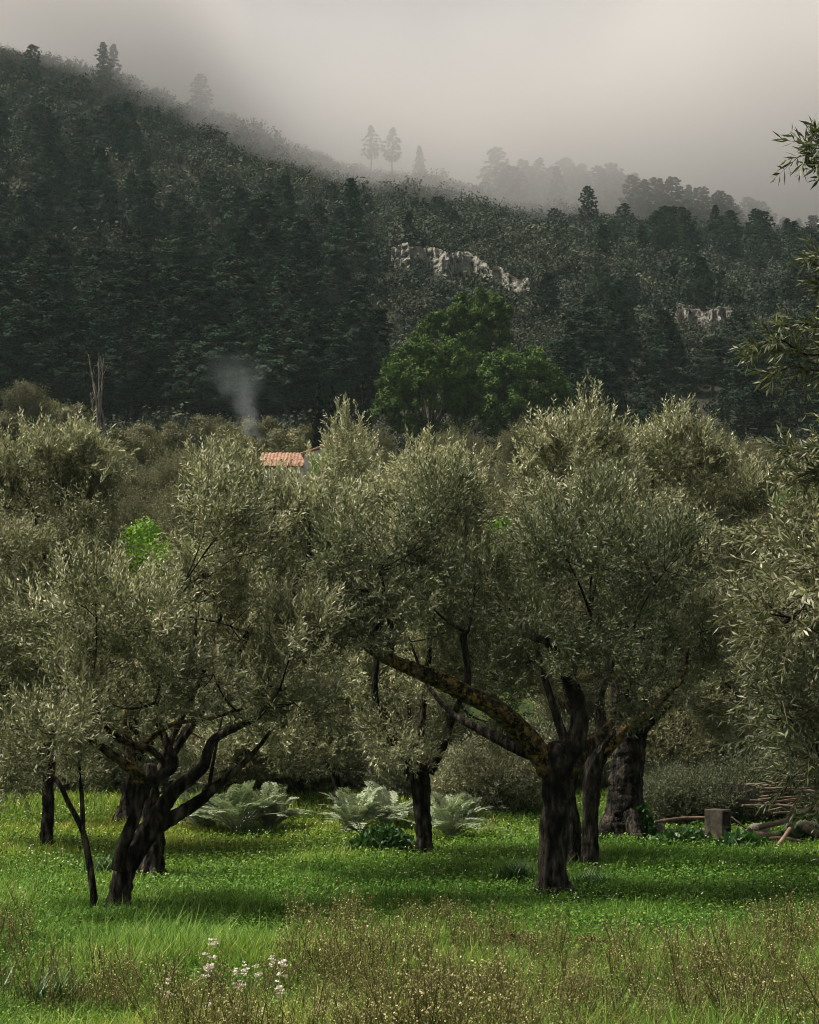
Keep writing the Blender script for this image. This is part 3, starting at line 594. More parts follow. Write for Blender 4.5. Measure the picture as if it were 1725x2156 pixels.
# ------------------------------------------------------------------ bushes, fresh green trees
def blob_tree(name, label, cat, loc, lobes, mat, seed, leaf=.12, per=900, group=None, trunk_h=None, tr=.08, bark=None, asp=.45, upb=.2):
    r = np.random.default_rng(seed); root = thing(name, label, cat, loc, group)
    cg = Geo(); tg = Geo(); C = np.array([l[:3] for l in lobes], float); R = np.array([l[3] for l in lobes])
    top = float(C[:, 2].max())
    tube(tg, [(0, 0, -.3), (.03 * top, 0, top * .25), (0, .02 * top, top * .6)], [tr * 1.4, tr, tr * .5], 8, max(.15, top / 20), .1, seed)
    CS = C[::(1 if len(C) < 40 else 7)]
    stems(tg, np.repeat(np.array([[0, 0, top * .22]]), len(CS), 0), CS * np.array([.4, .4, .62]), CS, tr * .45, tr * .1, 5, 5)
    for c, q in zip(C, R):
        nc = 16; od = rdir(r, nc); cl = c + od * (q * (.55 + .4 * r.random(nc)))[:, None]
        m = max(2, int(per * (q / R.max()) ** 2 / nc))
        b = np.repeat(cl, m, 0) + r.normal(size=(nc * m, 3)) * q * .2
        oo = nrm(b - c + rdir(r, nc * m) * q * .35); d = rdir(r, nc * m) + np.array([0, 0, upb]); d = nrm(nrm(d - oo * (d * oo).sum(1, keepdims=True)) + .4 * oo); s = nrm(np.cross(d, oo))
        l = leaf * (.6 + .8 * r.random(nc * m))
        quads(cg, b, d * l[:, None], s * (l * asp)[:, None], np.clip(np.repeat(r.random(nc), m) * .45 + .3 * r.random(nc * m) + .25 * r.random(), 0, 1))
    build('trunk', tg, [bark or M_PINEBARK], root); build('crown', cg, [mat], root)
    return root
def rnd_lobes(seed, w, h, n, r0, r1, z0=.35):
    r = np.random.default_rng(seed); out = []
    for k in range(n):
        a = r.random() * 6.28; z = z0 + (1 - z0) * r.random(); q = math.sqrt(r.random()) * math.sqrt(max(.05, 1 - ((z - .55) / .55) ** 2))
        rad = r.uniform(r0, r1); out.append((math.cos(a) * q * (w - rad * .6), math.sin(a) * q * (w - rad * .6), z * (h - rad), rad))
    return out
def at_ground(px, Y):
    p = W(px, 1000, Y); p[2] = float(H(p[0], Y)); return p
def fresh(px, Y, ytop, w, label, seed):
    p = at_ground(px, Y); top = W(px, ytop, Y)[2] - p[2]
    return blob_tree('almond_tree', label, 'tree', p, rnd_lobes(seed, w, top, 18, w * .3, w * .45, .3), M_FRESH, seed, .09, 1500, None, tr=.07, asp=.3, upb=.7)
fresh(328, 47, 1075, 1.7, 'bright fresh green tree showing through the gap between two olive crowns', 301)
fresh(1062, 56, 1088, 1.1, 'yellow-green tree peeping out between the middle olive and the gnarled olive', 302)
fresh(692, 103, 886, 1.5, 'bright green leafy tree beside the house', 303)
fresh(735, 99, 950, 1.2, 'yellow-green shrubby tree to the right of the bright green one by the house', 304)
fresh(455, 72, 1000, 1.2, 'small yellow-green tree behind the left olive crowns', 305)
BG = 'bushes at the foot of the hill'
blist = [(100, 170, 838, 2.2), (50, 168, 800, 3), (150, 160, 850, 2), (300, 140, 890, 2.2), (370, 150, 885, 2.2), (430, 165, 846, 2.0), (250, 135, 900, 2.2), (500, 150, 880, 2), (560, 140, 872, 1.9), (610, 135, 902, 1.9),
         (640, 150, 896, 1.6), (470, 130, 900, 2), (540, 128, 915, 1.6), (1035, 118, 945, 1.8), (980, 130, 965, 1.6), (780, 120, 950, 1.8), (840, 122, 970, 1.6), (1140, 130, 960, 1.8), (1560, 150, 930, 2.4), (1640, 140, 960, 2.2), (1700, 150, 925, 2.6), (1480, 150, 930, 2.4), (20, 145, 870, 2.2)]
words = ['brownish rounded bush', 'dull olive-green bush', 'grey-green bush']
for k, (px, Y, yt, w) in enumerate(blist):
    p = at_ground(px, Y); h = max(1.6, W(px, yt, Y)[2] - p[2])
    side = 'under the dark pines on the left' if px < 400 else ('behind the house and its smoke' if px < 680 else ('in front of the stone pines' if px < 1200 else 'at the foot of the hill on the right'))
    blob_tree('bush', 'dull olive-green bush ' + side, 'bush', p, rnd_lobes(400 + k, w, h, 14, w * .34, w * .5, .25), M_BUSH, 400 + k, .13, 2200, BG, tr=.09, asp=.3)
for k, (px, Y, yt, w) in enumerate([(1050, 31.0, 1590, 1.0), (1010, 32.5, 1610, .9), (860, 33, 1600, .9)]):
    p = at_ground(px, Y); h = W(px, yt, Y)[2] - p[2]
    r = np.random.default_rng(480 + k); root = thing('olive_shrub', ['sunlit pale olive shrub right of the middle olive trunk', 'pale olive shrub just left of the gnarled olive', 'olive shrub with leaves coloured dark for shade, behind the second grey thistle'][k], 'shrub', p)
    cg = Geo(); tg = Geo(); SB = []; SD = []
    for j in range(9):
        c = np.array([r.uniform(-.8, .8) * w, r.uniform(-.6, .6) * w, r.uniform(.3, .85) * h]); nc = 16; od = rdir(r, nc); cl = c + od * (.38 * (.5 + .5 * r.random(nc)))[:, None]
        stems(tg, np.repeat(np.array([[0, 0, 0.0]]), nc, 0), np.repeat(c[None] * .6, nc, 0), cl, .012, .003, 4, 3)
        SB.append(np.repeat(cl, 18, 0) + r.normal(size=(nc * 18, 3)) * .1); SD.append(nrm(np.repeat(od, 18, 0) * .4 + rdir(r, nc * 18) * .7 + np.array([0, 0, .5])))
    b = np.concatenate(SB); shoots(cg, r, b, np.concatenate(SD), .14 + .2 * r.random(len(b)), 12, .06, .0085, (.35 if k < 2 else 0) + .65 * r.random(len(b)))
    build('stems', tg, [M_TWIG], root); build('crown', cg, [M_OLIVE if k < 2 else M_OLIVE_DARK, M_TWIG], root)  # last shrub, source of the copies: brush shade put into leaf colour
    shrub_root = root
ru = random.Random(17)
for k in range(20):
    x = -8.4 + 17.2 * (k + ru.uniform(.2, .8)) / 20; y = ru.uniform(33.4, 36); px = CX + x / y * FPX
    if 940 < px < 1120: continue
    lab = 'low olive shrub in the shady undergrowth behind the ' + ('left trunks' if px < 650 else ('thistles' if px < 1150 else 'woodpile'))
    dup(shrub_root, (x, y, float(H(x, y)) - .05), ru.random() * 6.28, ru.uniform(.85, 1.35), lab, 'undergrowth shrubs behind the meadow')

for k, (px, Y, sc) in enumerate([(1392, 28.6, .75), (1450, 29.4, .85), (1505, 28.9, .8), (1570, 29.6, .95), (1640, 30.0, 1.1), (1700, 29.4, 1.1), (1760, 29.8, 1.1), (1420, 31.5, 1.0), (1540, 31.8, 1.1), (1660, 32, 1.2)]):
    p = at_ground(px, Y); dup(shrub_root, p, k * 1.7, sc, 'low olive shrub in the dark brush behind the concrete block and the woodpile', 'undergrowth shrubs behind the meadow')

# ------------------------------------------------------------------ stone pines, cypresses, bare tree
SP = 'stone pines behind the house'
def stone_pine(label, px, Y, domes, seed):
    p = at_ground(px, Y); lob = []; r = np.random.default_rng(seed)
    for (x, y, rx, ry, n) in domes:
        q = W(x, y, Y) - p; ax = rx / FPX * Y; az_ = ry / FPX * Y
        d = rdir(r, n * 3); d = d[d[:, 2] > -.55][:n]
        f = 1 + .09 * fnoise(d * 2.2 + seed, seed, 2)
        for e, k in zip(d, f):
            u = k * (r.uniform(.86, 1.0) if r.random() > .22 else r.uniform(.4, .8)); rad = r.uniform(.34, .66) * (ax / 4.4) ** .5
            lob.append((q[0] + e[0] * (ax - rad) * u, q[1] + e[1] * (ax - rad) * u, q[2] + e[2] * (az_ - rad) * u, rad))
    return blob_tree('stone_pine', label, 'pine tree', p, lob, M_STONEPINE, seed, .20, 640, SP, tr=.24, asp=.27, upb=.1)
stone_pine('rounded stone pine with the brightest green crown, left of the pair', 905, 152, [(905, 815, 122, 122, 170), (880, 905, 60, 40, 30), (965, 915, 40, 36, 20), (1038, 906, 28, 26, 9), (815, 880, 45, 50, 24)], 501)
stone_pine('darker stone pine forming the right half of the pair', 1095, 158, [(1098, 835, 110, 124, 175), (1150, 880, 50, 60, 30)], 502)
stone_pine('tall dark pine rising behind the pair of stone pines', 1000, 172, [(1005, 690, 82, 90, 120), (925, 695, 52, 42, 40), (1000, 780, 90, 70, 60)], 503)
def cypress(label, px, Y, yt, yb, wpx, seed):
    p = at_ground(px, Y); h = W(px, yt, Y)[2] - p[2]; w = wpx / FPX * Y / 2; lob = []
    for k in range(16):
        t = k / 15; lob.append((math.sin(k * 2.4) * w * .25, math.cos(k * 2.4) * w * .25, h * (.06 + .9 * t), w * (1.0 - .75 * t ** 2)))
    blob_tree('cypress', label, 'cypress tree', p, lob, M_CYPRESS, seed, .3, 260, 'cypresses beside the house', tr=.1, asp=.25, upb=2.0)
cypress('pointed slender cypress directly above the house roof, left of the other cypresses', 670, 140, 800, 900, 22, 511)
cypress('shorter slender cypress in the middle of the three by the house', 699, 146, 812, 900, 22, 512)
cypress('broad dark cypress touching the left side of the stone pine', 765, 150, 778, 940, 40, 513)
def bare_tree(label, px, Y, yt, yb, seed, n):
    p = at_ground(px, Y); h = W(px, yt, Y)[2] - p[2]; r = np.random.default_rng(seed)
    root = thing('bare_tree', label, 'bare tree', p); tg = Geo()
    for k in range(n):
        a = r.normal(size=2) * .35; b = r.normal(size=2) * .32; q = h * (r.uniform(.6, 1) if k else 1)
        pts = np.array([[a[0] * .3, a[1] * .3, -.2], [a[0], a[1], q * .45], [b[0], b[1], q]]); tube(tg, pts, [.13, .08, .02], 6, .4, .05, seed + k)
        m = 12; t = r.uniform(.35, .95, m); s = np.stack([np.interp(t, [0, .45, 1], pts[:, i]) for i in range(3)], 1)
        e = s + np.stack([r.normal(size=m) * .22, r.normal(size=m) * .22, r.uniform(.5, 1.2, m)], 1); stems(tg, s, (s + e) / 2 + r.normal(size=(m, 3)) * .1, e, .03, .008, 3, 3)
    build('trunk', tg, [M_PALETRUNK], root)
bare_tree('leafless pale multi-stemmed tree against the dark pines', 200, 158, 745, 885, 521, 5)

# ------------------------------------------------------------------ pines and oaks of the hillside
def pine_proto(seed, style):
    r = np.random.default_rng(seed); root = thing('pine_tree', 'pine', 'pine tree', (0, 0, 0)); cg = Geo(); tg = Geo()
    lean = r.normal(size=2) * .25
    axis = lambda z: np.array([lean[0] * z / 10 + .12 * math.sin(z * .8 + seed), lean[1] * z / 10 + .12 * math.cos(z * .7 + seed), z])
    tube(tg, [axis(z) - (0, 0, .4 if z == 0 else 0) for z in (0, 2.5, 5, 7.5, 9.6)], [.24, .2, .16, .1, .03], 7, .5, .08, seed)
    z0 = {'cone': 1.2, 'open': 4.2, 'dome': 2.2, 'tier': 2.0}[style]; nt_ = {'cone': 105, 'open': 64, 'dome': 120, 'tier': 92}[style]
    C = []; R = []
    for k in range(nt_):
        t = (k + r.random()) / nt_; z = z0 + (9.8 - z0) * t
        wmax = {'cone': 2.7 * (1 - t) ** .8 + .25, 'open': 2.6 * math.sin(math.pi * min(1, .25 + .75 * t)) + .2, 'dome': 2.9 * math.sqrt(max(.02, 1 - (1.25 * t - .28) ** 2)) , 'tier': (2.8 * (1 - t) ** .7 + .3) * (.55 + .45 * math.sin(t * 26) ** 2)}[style]
        a = k * 2.4 + r.random() * .9; q = wmax * (.35 + .65 * r.random()); c = axis(z) + np.array([math.cos(a) * q, math.sin(a) * q, -.12 * q]); C.append(c); R.append(r.uniform(.2, .52) * (1.1 - .45 * t))
        stems(tg, [axis(z - .3)], [axis(z) * .5 + c * .5 + (0, 0, .1)], [c], .06, .02, 3, 4)
    for c, q in zip(C, R):
        m = 84; d0 = rdir(r, m); b = c + d0 * (q * r.random(m) ** .5)[:, None] * np.array([1.25, 1.25, .55]); oo = nrm(.7 * d0 + 1.0 * nrm(c - axis(4.2)) + rdir(r, m) * .2); d = rdir(r, m) + np.array([0, 0, .3]); d = nrm(nrm(d - oo * (d * oo).sum(1, keepdims=True)) + .35 * oo); s = nrm(np.cross(d, oo))
        l = r.uniform(.18, .36, m); quads(cg, b, d * l[:, None], s * (l * .24)[:, None], np.clip(.2 + r.random() * .5 + r.random(m) * .2, 0, 1))
    build('trunk', tg, [M_PINEBARK], root); build('crown', cg, [M_PINE], root)
    return root
PROT = {'cone': [pine_proto(601, 'cone'), pine_proto(602, 'cone')], 'open': [pine_proto(603, 'open'), pine_proto(604, 'open')], 'dome': [pine_proto(605, 'dome'), pine_proto(606, 'dome')], 'tier': [pine_proto(607, 'tier'), pine_proto(608, 'tier')]}
fresh_p = {id(o): True for l in PROT.values() for o in l}
rp_ = random.Random(9)
def put_pine(style, base, h, label, group, wide=1.0):
    o = rp_.choice(PROT[style]); s = h / 10.0; loc = (base[0], base[1], base[2] - .2); rz = rp_.random() * 6.28; sc = (s * wide, s * wide, s)
    if fresh_p.get(id(o)):
        fresh_p[id(o)] = False; o.location = loc; o.rotation_euler = (0, 0, rz); o.scale = sc; tag(o, label, None, group); return o
    return dup(o, loc, rz, sc, label, group)
RG = 'pines along the misty ridge'
def ridge(px, yb, yt, style, label, Y=None, wide=1.0):
    if Y is None: b, _ = ray(px, yb)
    else: b = W(px, yb, Y); b[2] = float(H(b[0], Y))
    h = max(3.0, W(px, yt, b[1])[2] - b[2]); put_pine(style, b, h, label, RG, wide)
ridge(66, 165, 92, 'dome', 'bushy dark pine on the ridge near the top left corner', wide=1.15)
ridge(218, 188, 86, 'tier', 'dark jagged twin-topped pine standing out on the left ridge')
ridge(236, 190, 90, 'tier', 'right twin of the dark jagged pines on the left ridge')
ridge(420, 250, 152, 'dome', 'pale pine half lost in mist on the left ridge, alone', Y=452, wide=.9)
ridge(782, 372, 262, 'open', 'tall pine with a bare trunk, left of the pair in the middle of the ridge', Y=448, wide=.75)
ridge(826, 378, 266, 'open', 'tall pine with a bare trunk, right of the pair in the middle of the ridge', Y=446, wide=.75)
ridge(884, 392, 304, 'tier', 'leaning slim pine right of the tall pair on the ridge', Y=449, wide=.8)
ridge(1238, 480, 388, 'dome', 'isolated dark round-headed pine below the misty ridge on the right', wide=.9)
ridge(1170, 490, 436, 'dome', 'low dark spreading pine left of the isolated dark one', wide=1.6)
for px, yb, yt, st in [(1040, 430, 308, 'dome'), (1068, 440, 342, 'tier'), (1102, 440, 334, 'dome'), (1135, 445, 330, 'open'), (1165, 440, 346, 'tier'), (1195, 450, 330, 'dome'), (1228, 450, 342, 'cone'), (1262, 455, 346, 'dome'), (1292, 458, 340, 'dome')]:
    ridge(px, yb, yt, st, 'pine fading into mist on the ridge right of the middle', Y=rp_.uniform(449, 462))
for px, yb, yt, st in [(1330, 470, 368, 'dome'), (1358, 472, 374, 'open'), (1384, 475, 372, 'dome'), (1420, 478, 368, 'dome'), (1452, 480, 386, 'cone'), (1482, 485, 390, 'dome'), (1512, 490, 400, 'dome'), (1540, 500, 408, 'tier'), (1345, 490, 400, 'cone'), (1405, 500, 410, 'dome'), (1470, 510, 420, 'dome'), (1530, 520, 430, 'dome')]:
    ridge(px, yb, yt, st, 'pine in the dark clump along the right part of the ridge', Y=rp_.uniform(424, 440))
for k in range(22):
    px = 1030 + k * 25 + rp_.uniform(-8, 8); top = float(np.interp(px, [1030, 1200, 1300, 1400, 1500, 1580], [340, 342, 352, 378, 402, 425])) + rp_.uniform(0, 26)
    ridge(px, 440 + (px - 1030) * .1, top, rp_.choice(['dome', 'dome', 'tier', 'cone']), 'pine crowded among its neighbours along the right half of the ridge', Y=rp_.uniform(440, 462), wide=rp_.uniform(1.1, 1.5))
for px, yb, yt, st in [(1575, 520, 414, 'dome'), (1605, 520, 420, 'dome'), (1650, 522, 455, 'dome'), (1680, 525, 458, 'open')]:
    ridge(px, yb, yt, st, 'pale misty pine at the right end of the ridge', Y=rp_.uniform(458, 470))
for px, yb, yt, st in [(1640, 560, 480, 'cone'), (1668, 560, 494, 'dome'), (1700, 560, 476, 'dome'), (1728, 560, 470, 'dome'), (1600, 560, 500, 'cone'), (1770, 560, 480, 'dome'), (1820, 570, 490, 'cone')]:
    ridge(px, yb, yt, st, 'dark pine at the right edge below the ridge', Y=rp_.uniform(405, 420))
for px in (-60, -20, 20, 110, 140, 180, 290, 330):
    ridge(px, 160, 118 + (max(px, 0) * .22), rp_.choice(['dome', 'cone']), 'small pine among the scrub of the left ridge')
HG = 'pines of the dark wood on the hillside'
def wood(n, x0, x1, y0, y1, h0, h1, label, styles, seed, mind=16):
    r = random.Random(seed); pts = []; tries = 0
    while len(pts) < n and tries < n * 30:
        tries += 1; px = r.uniform(x0, x1); py = r.uniform(y0, y1)
        if all((px - a) ** 2 + ((py - b) * 1.5) ** 2 > mind ** 2 for a, b in pts): pts.append((px, py))
    for px, py in pts:
        b, ok = ray(px, py, 100)
        if not ok or any(on_rock(b + np.array([q, 0, hh_])) for q in (-2, 0, 2) for hh_ in (1, h0 * .6, h1)): continue
        put_pine(r.choice(styles), b, r.uniform(h0, h1), label, HG, r.uniform(1.05, 1.5))
wood(70, -160, 640, 700, 905, 8.5, 12.5, 'dark pine in the dense wood at the foot of the hill', ['dome', 'dome', 'tier', 'cone'], 31, 34)
wood(60, -160, 760, 500, 720, 8, 12, 'dark pine on the shaded lower slope left of the rock face', ['cone', 'dome', 'tier', 'open'], 32, 36)
wood(26, -160, 330, 300, 520, 6.5, 10.5, 'dark pine among scrub high on the left slope', ['dome', 'cone', 'tier'], 33, 40)
wood(10, 380, 1000, 430, 560, 4.5, 7, 'small dark pine scattered in the scrub above the rock face', ['dome', 'cone'], 34, 50)
wood(34, 1180, 1880, 800, 960, 7, 10, 'dark pine in the wood at the foot of the right slope', ['dome', 'dome', 'cone'], 35, 36)
wood(26, 1150, 1880, 640, 800, 5, 8.5, 'dark pine on the slope under the small rock face', ['dome', 'cone'], 36, 44)
wood(12, 1250, 1800, 490, 620, 5.5, 8, 'dark pine on the slope under the right part of the ridge', ['dome', 'cone', 'tier'], 37, 50)
wood(34, 1290, 1800, 478, 560, 6, 8.5, 'dark pine in the wood just below the right part of the ridge', ['dome', 'dome', 'tier'], 39, 22)
wood(10, 640, 800, 780, 900, 8, 11, 'dark pine in the wood left of the stone pines', ['cone', 'tier', 'open'], 38, 26)

# scrub that covers the slope: nobody could count it
def scrub():
    r = np.random.default_rng(71); protos = []
    for k in range(5):
        nc = 13; c = rdir(r, nc) * np.array([.62, .62, .36]) * r.uniform(.5, 1, (nc, 1)) + np.array([0, 0, .42])
        m = 17; b = np.repeat(c, m, 0) + r.normal(size=(nc * m, 3)) * .11; b[:, 2] = np.maximum(b[:, 2], .02)
        oo = nrm(nrm(b - np.repeat(c, m, 0)) + 1.0 * nrm(b - np.array([0, 0, .1])) + rdir(r, nc * m) * .18); d = rdir(r, nc * m); d = nrm(nrm(d - oo * (d * oo).sum(1, keepdims=True)) + .35 * oo); s = nrm(np.cross(d, oo)); l = r.uniform(.075, .15, nc * m)
        protos.append((b, d * l[:, None], s * (l * .42)[:, None], np.clip(np.repeat(r.random(nc), m) * .7 + .2 * r.random(nc * m), 0, 1)))
    g = Geo(); N = 8200
    y = 150 + (468 - 150) * r.random(N) ** .8; x = (r.random(N) * 2 - 1) * (y * .245 + 5)
    z = H(x, y); k_ = ~(on_rock(np.stack([x, y, z + 1.2], -1), 3) & (r.random(N) > .16)); x = x[k_]; y = y[k_]; z = z[k_]; N = len(x)
    sz = r.uniform(1.6, 4.0, N) * np.where(r.random(N) > .93, 1.5, 1)
    sz = sz * np.clip(y / 280, .5, 1)
    kd = np.clip(.5 + .9 * n2(x / 26, y / 34, 21, 2) + r.normal(size=N) * .34, 0, 1)
    for k in range(5):
        for half in range(8):
            I = np.nonzero((np.arange(N) % 5 == k) & ((np.arange(N) // 5) % 8 == half))[0]
            a = r.random() * 6.28; ca, sa = math.cos(a), math.sin(a); Rm = np.array([[ca, sa, 0], [-sa, ca, 0], [0, 0, 1]])
            b, A, B, t = protos[k]; n = len(b)
            o = np.stack([x[I], y[I], z[I] - .1], 1)
            quads(g, ((b @ Rm)[None] * sz[I][:, None, None] + o[:, None]).reshape(-1, 3), ((A @ Rm)[None] * sz[I][:, None, None]).reshape(-1, 3), ((B @ Rm)[None] * sz[I][:, None, None]).reshape(-1, 3),
                  np.tile(t, len(I)), 0, np.repeat(kd[I], n))
    tag(build('hillside_scrub', g, [M_SCRUB]), 'grey-green and brownish scrub covering the misty hillside', 'scrub', None, 'stuff')
scrub()

# rock faces on the slope
def cliff(label, bot, top, seed, out=2.0):
    nb, nh = 90, 22; r = np.random.default_rng(seed)
    tb = np.linspace(0, 1, nb)
    bx = np.interp(tb * (len(bot) - 1), np.arange(len(bot)), [b[0] for b in bot]); byy = np.interp(tb * (len(bot) - 1), np.arange(len(bot)), [b[1] for b in bot])
    ty = np.interp(bx, [t[0] for t in top], [t[1] for t in top])
    byy = byy + 9 * n2(bx / 22, bx * 0, seed + 2, 2); ty = ty + 12 * n2(bx / 17, bx * 0, seed + 4, 3)
    V = []
    for i in range(nb):
        p, _ = ray(bx[i], byy[i], 150); q, _ = ray(bx[i], ty[i], 150); q = q.copy()
        yt = p[1] + 1.2; zt = W(bx[i], ty[i], yt)[2]
        col = [p + (0, 0, -2)] + [np.array([p[0], p[1] + (yt - p[1]) * t - .2, p[2] - .5 + (zt - p[2] + .5) * t]) for t in np.linspace(0, 1, nh)] + [np.array([q[0], yt + (q[1] - yt) * .5, max(zt, q[2] * .5 + zt * .5) - .2]), q + (0, 3, -1.5)]
        V.append(col)
    V = np.array(V); m = V.shape[1]
    P = V.reshape(-1, 3)
    d = 1.6 * (vnoise(np.floor(P / np.array([1.9, 9, 2.6])) + .5, seed) - .5) + 1.4 * fnoise(P / np.array([2.4, 9, 4.5]), seed + 3, 3) + .7 * fnoise(P / .8, seed + 9, 2) + 1.0 * (vnoise(np.floor(P / np.array([1.1, 9, 1.5]) + .3) + .5, seed + 20) - .5)
    P[:, 1] -= d * out * .6; P[:, 0] += .35 * fnoise(P / 1.3, seed + 5, 2); P[:, 2] += .5 * fnoise(P / 1.6, seed + 15, 2)
    i = np.arange(nb - 1)[:, None] * m; j = np.arange(m - 1)[None]
    g = Geo(); g.add(P, np.stack([i + j, i + m + j, i + m + j + 1, i + j + 1], -1).reshape(-1, 4))
    o = build('rock_face', g, [M_CLIFF]); tag(o, label, 'rock face')
cliff('long pale grey rock face across the scrubby slope above the stone pines', [(822, 560), (870, 572), (930, 584), (1000, 590), (1060, 606), (1115, 622)], [(822, 530), (850, 516), (890, 522), (940, 530), (985, 528), (1030, 556), (1070, 574), (1115, 592)], 81)
cliff('smaller weathered rock face lower down on the right slope', [(1392, 668), (1440, 686), (1500, 696), (1556, 694)], [(1392, 650), (1430, 645), (1480, 655), (1520, 648), (1556, 672)], 82, 1.5)
cliff('small pale crag between the two rock faces', [(1172, 606), (1190, 610), (1212, 612)], [(1172, 598), (1192, 588), (1212, 602)], 83, 1.0)

# ------------------------------------------------------------------ house
def box(g, lo, hi, mat=0):
    x0, y0, z0 = lo; x1, y1, z1 = hi
    V = [(x0, y0, z0), (x1, y0, z0), (x1, y1, z0), (x0, y1, z0), (x0, y0, z1), (x1, y0, z1), (x1, y1, z1), (x0, y1, z1)]
    g.add(V, [(0, 3, 2, 1), (4, 5, 6, 7), (0, 1, 5, 4), (1, 2, 6, 5), (2, 3, 7, 6), (3, 0, 4, 7)], .5, mat)
def roof_slope(g, e0, e1, r0, r1, th=.1, seed=0):
    """one tiled slope: barrel tile rows run from eave (e0-e1) up to ridge (r0-r1)"""
    e0, e1, r0, r1 = [np.array(a, float) for a in (e0, e1, r0, r1)]
    L = np.linalg.norm(e1 - e0); S = np.linalg.norm(r0 - e0); nu = int(L / .045); nv = int(S / .2)
    nn = nrm(np.cross(e1 - e0, r0 - e0)); nn = nn if nn[2] > 0 else -nn
    u = np.linspace(0, 1, nu + 1); v = np.linspace(0, 1, 2 * nv)
    rj = np.random.default_rng(seed); jit = rj.normal(size=(nv + 1, nu // 5 + 2)) * .012
    P = []
    for b, vv in enumerate(v):
        row = b // 2; lift = .03 if b % 2 == 0 else 0.0
        A = e0 + (r0 - e0) * vv; B = e1 + (r1 - e1) * vv
        P.append(A[None] + (B - A)[None] * u[:, None] + nn[None] * (th + lift + .045 * np.abs(np.sin(u * L / .22 * math.pi)) + jit[min(row, nv), (np.arange(nu + 1) // 5)])[:, None])
    P = np.array(P); n = nu + 1; i = np.arange(len(v) - 1)[:, None] * n; j = np.arange(nu)[None]
    g.add(P.reshape(-1, 3), np.stack([i + j, i + j + 1, i + n + j + 1, i + n + j], -1).reshape(-1, 4))
    V = [e0, e1, r1, r0] + [a + nn * th for a in (e0, e1, r1, r0)]
    g.add(V, [(3, 2, 1, 0), (0, 1, 5, 4), (1, 2, 6, 5), (3, 0, 4, 7), (2, 3, 7, 6)])
def house():
    Y = 118.0; a = W(553, 1000, Y); zg = float(H(a[0] + 2, Y)) - .2
    zr = W(590, 947, Y)[2]
    root = thing('farmhouse', 'whitewashed farmhouse with a terracotta tiled roof half hidden by the olives', 'house', (a[0], Y, zg))
    o_ = np.array([a[0], Y, zg]); hr = zr - zg; he = hr - 1.05; Lx = 2.55; D = 5.2
    wg = Geo(); box(wg, (0, 0, -.4), (Lx, D, he - .02))
    g1 = np.array([[0, 0, he - .02], [0, D, he - .02], [0, D / 2, hr - .06], [0, D / 2, hr - .06]])
    for xx in (0, Lx):
        wg.add(g1 + (xx, 0, 0), [(0, 1, 2, 3)])
    # taller gabled wing on the right
    hx = W(672, 936, Y)[2] - zg
    box(wg, (Lx + .003, .4, -.4), (Lx + 2.1, D - .4, hx - .75))
    wg.add([(Lx + .003, .4, hx - .75), (Lx + 2.1, .4, hx - .75), (Lx + 1.6, .4, hx - .05), (Lx + .003, .4, hx - .62)], [(0, 1, 2, 3)])
    rg = Geo(); roof_slope(rg, (-.25, -.3, he - .12), (Lx - .004, -.3, he - .12), (-.25, D / 2, hr), (Lx - .004, D / 2, hr), .09, 1)
    roof_slope(rg, (Lx - .004, D + .3, he - .12), (-.25, D + .3, he - .12), (Lx - .004, D / 2, hr), (-.25, D / 2, hr), .09, 2)
    g3 = Geo(); roof_slope(g3, (Lx - .15, .2, hx - .62), (Lx - .15, D - .2, hx - .62), (Lx + 1.6, .2, hx), (Lx + 1.6, D - .2, hx), .08, 3)
    roof_slope(g3, (Lx + 2.3, D - .2, hx - .85), (Lx + 2.3, .2, hx - .85), (Lx + 1.604, D - .2, hx), (Lx + 1.604, .2, hx), .08, 4)
    build('wall', wg, [M_RENDERWALL], root)
    build('roof', rg, [M_TILE], root); build('roof', g3, [M_TILE], root)
    for xx in (.7, 1.75):
        f = Geo(); box(f, (xx, -.03, he - 1.25), (xx + .5, -.002, he - .45)); w = build('window', f, [M_WOOD], root)
        f2 = Geo(); box(f2, (xx + .07, -.045, he - 1.18), (xx + .43, -.031, he - .52)); build('pane', f2, [M_DARKGLASS], w)
    cg = Geo(); box(cg, (Lx + 1.15, 2.0, hx - .6), (Lx + 1.6, 2.45, hx + .28)); box(cg, (Lx + 1.1, 1.95, hx + .282), (Lx + 1.65, 2.5, hx + .36)); build('chimney', cg, [M_STONE], root)
    # low outhouse
    b = W(706, 1030, 112.0); z2 = float(H(b[0], 112)) - .1; hh = W(706, 990, 112.0)[2] - z2
    r2 = thing('outhouse', 'small open-fronted outhouse with a pale flat roof, right of the farmhouse', 'shed', (b[0], 112.0, z2))
    s = Geo(); box(s, (-.35, -.4, hh - .14), (1.0, 2.2, hh)); build('roof', s, [M_RENDERWALL], r2)
    s = Geo(); box(s, (-.2, 1.7, -.3), (.9, 1.95, hh - .142)); box(s, (-.2, 0, -.3), (-.02, 1.698, hh - .142)); box(s, (.72, 0, -.3), (.9, 1.698, hh - .142)); box(s, (-.018, 0, -.3), (.718, .18, max(.3, hh - .75))); build('wall', s, [M_STONE], r2)
house()

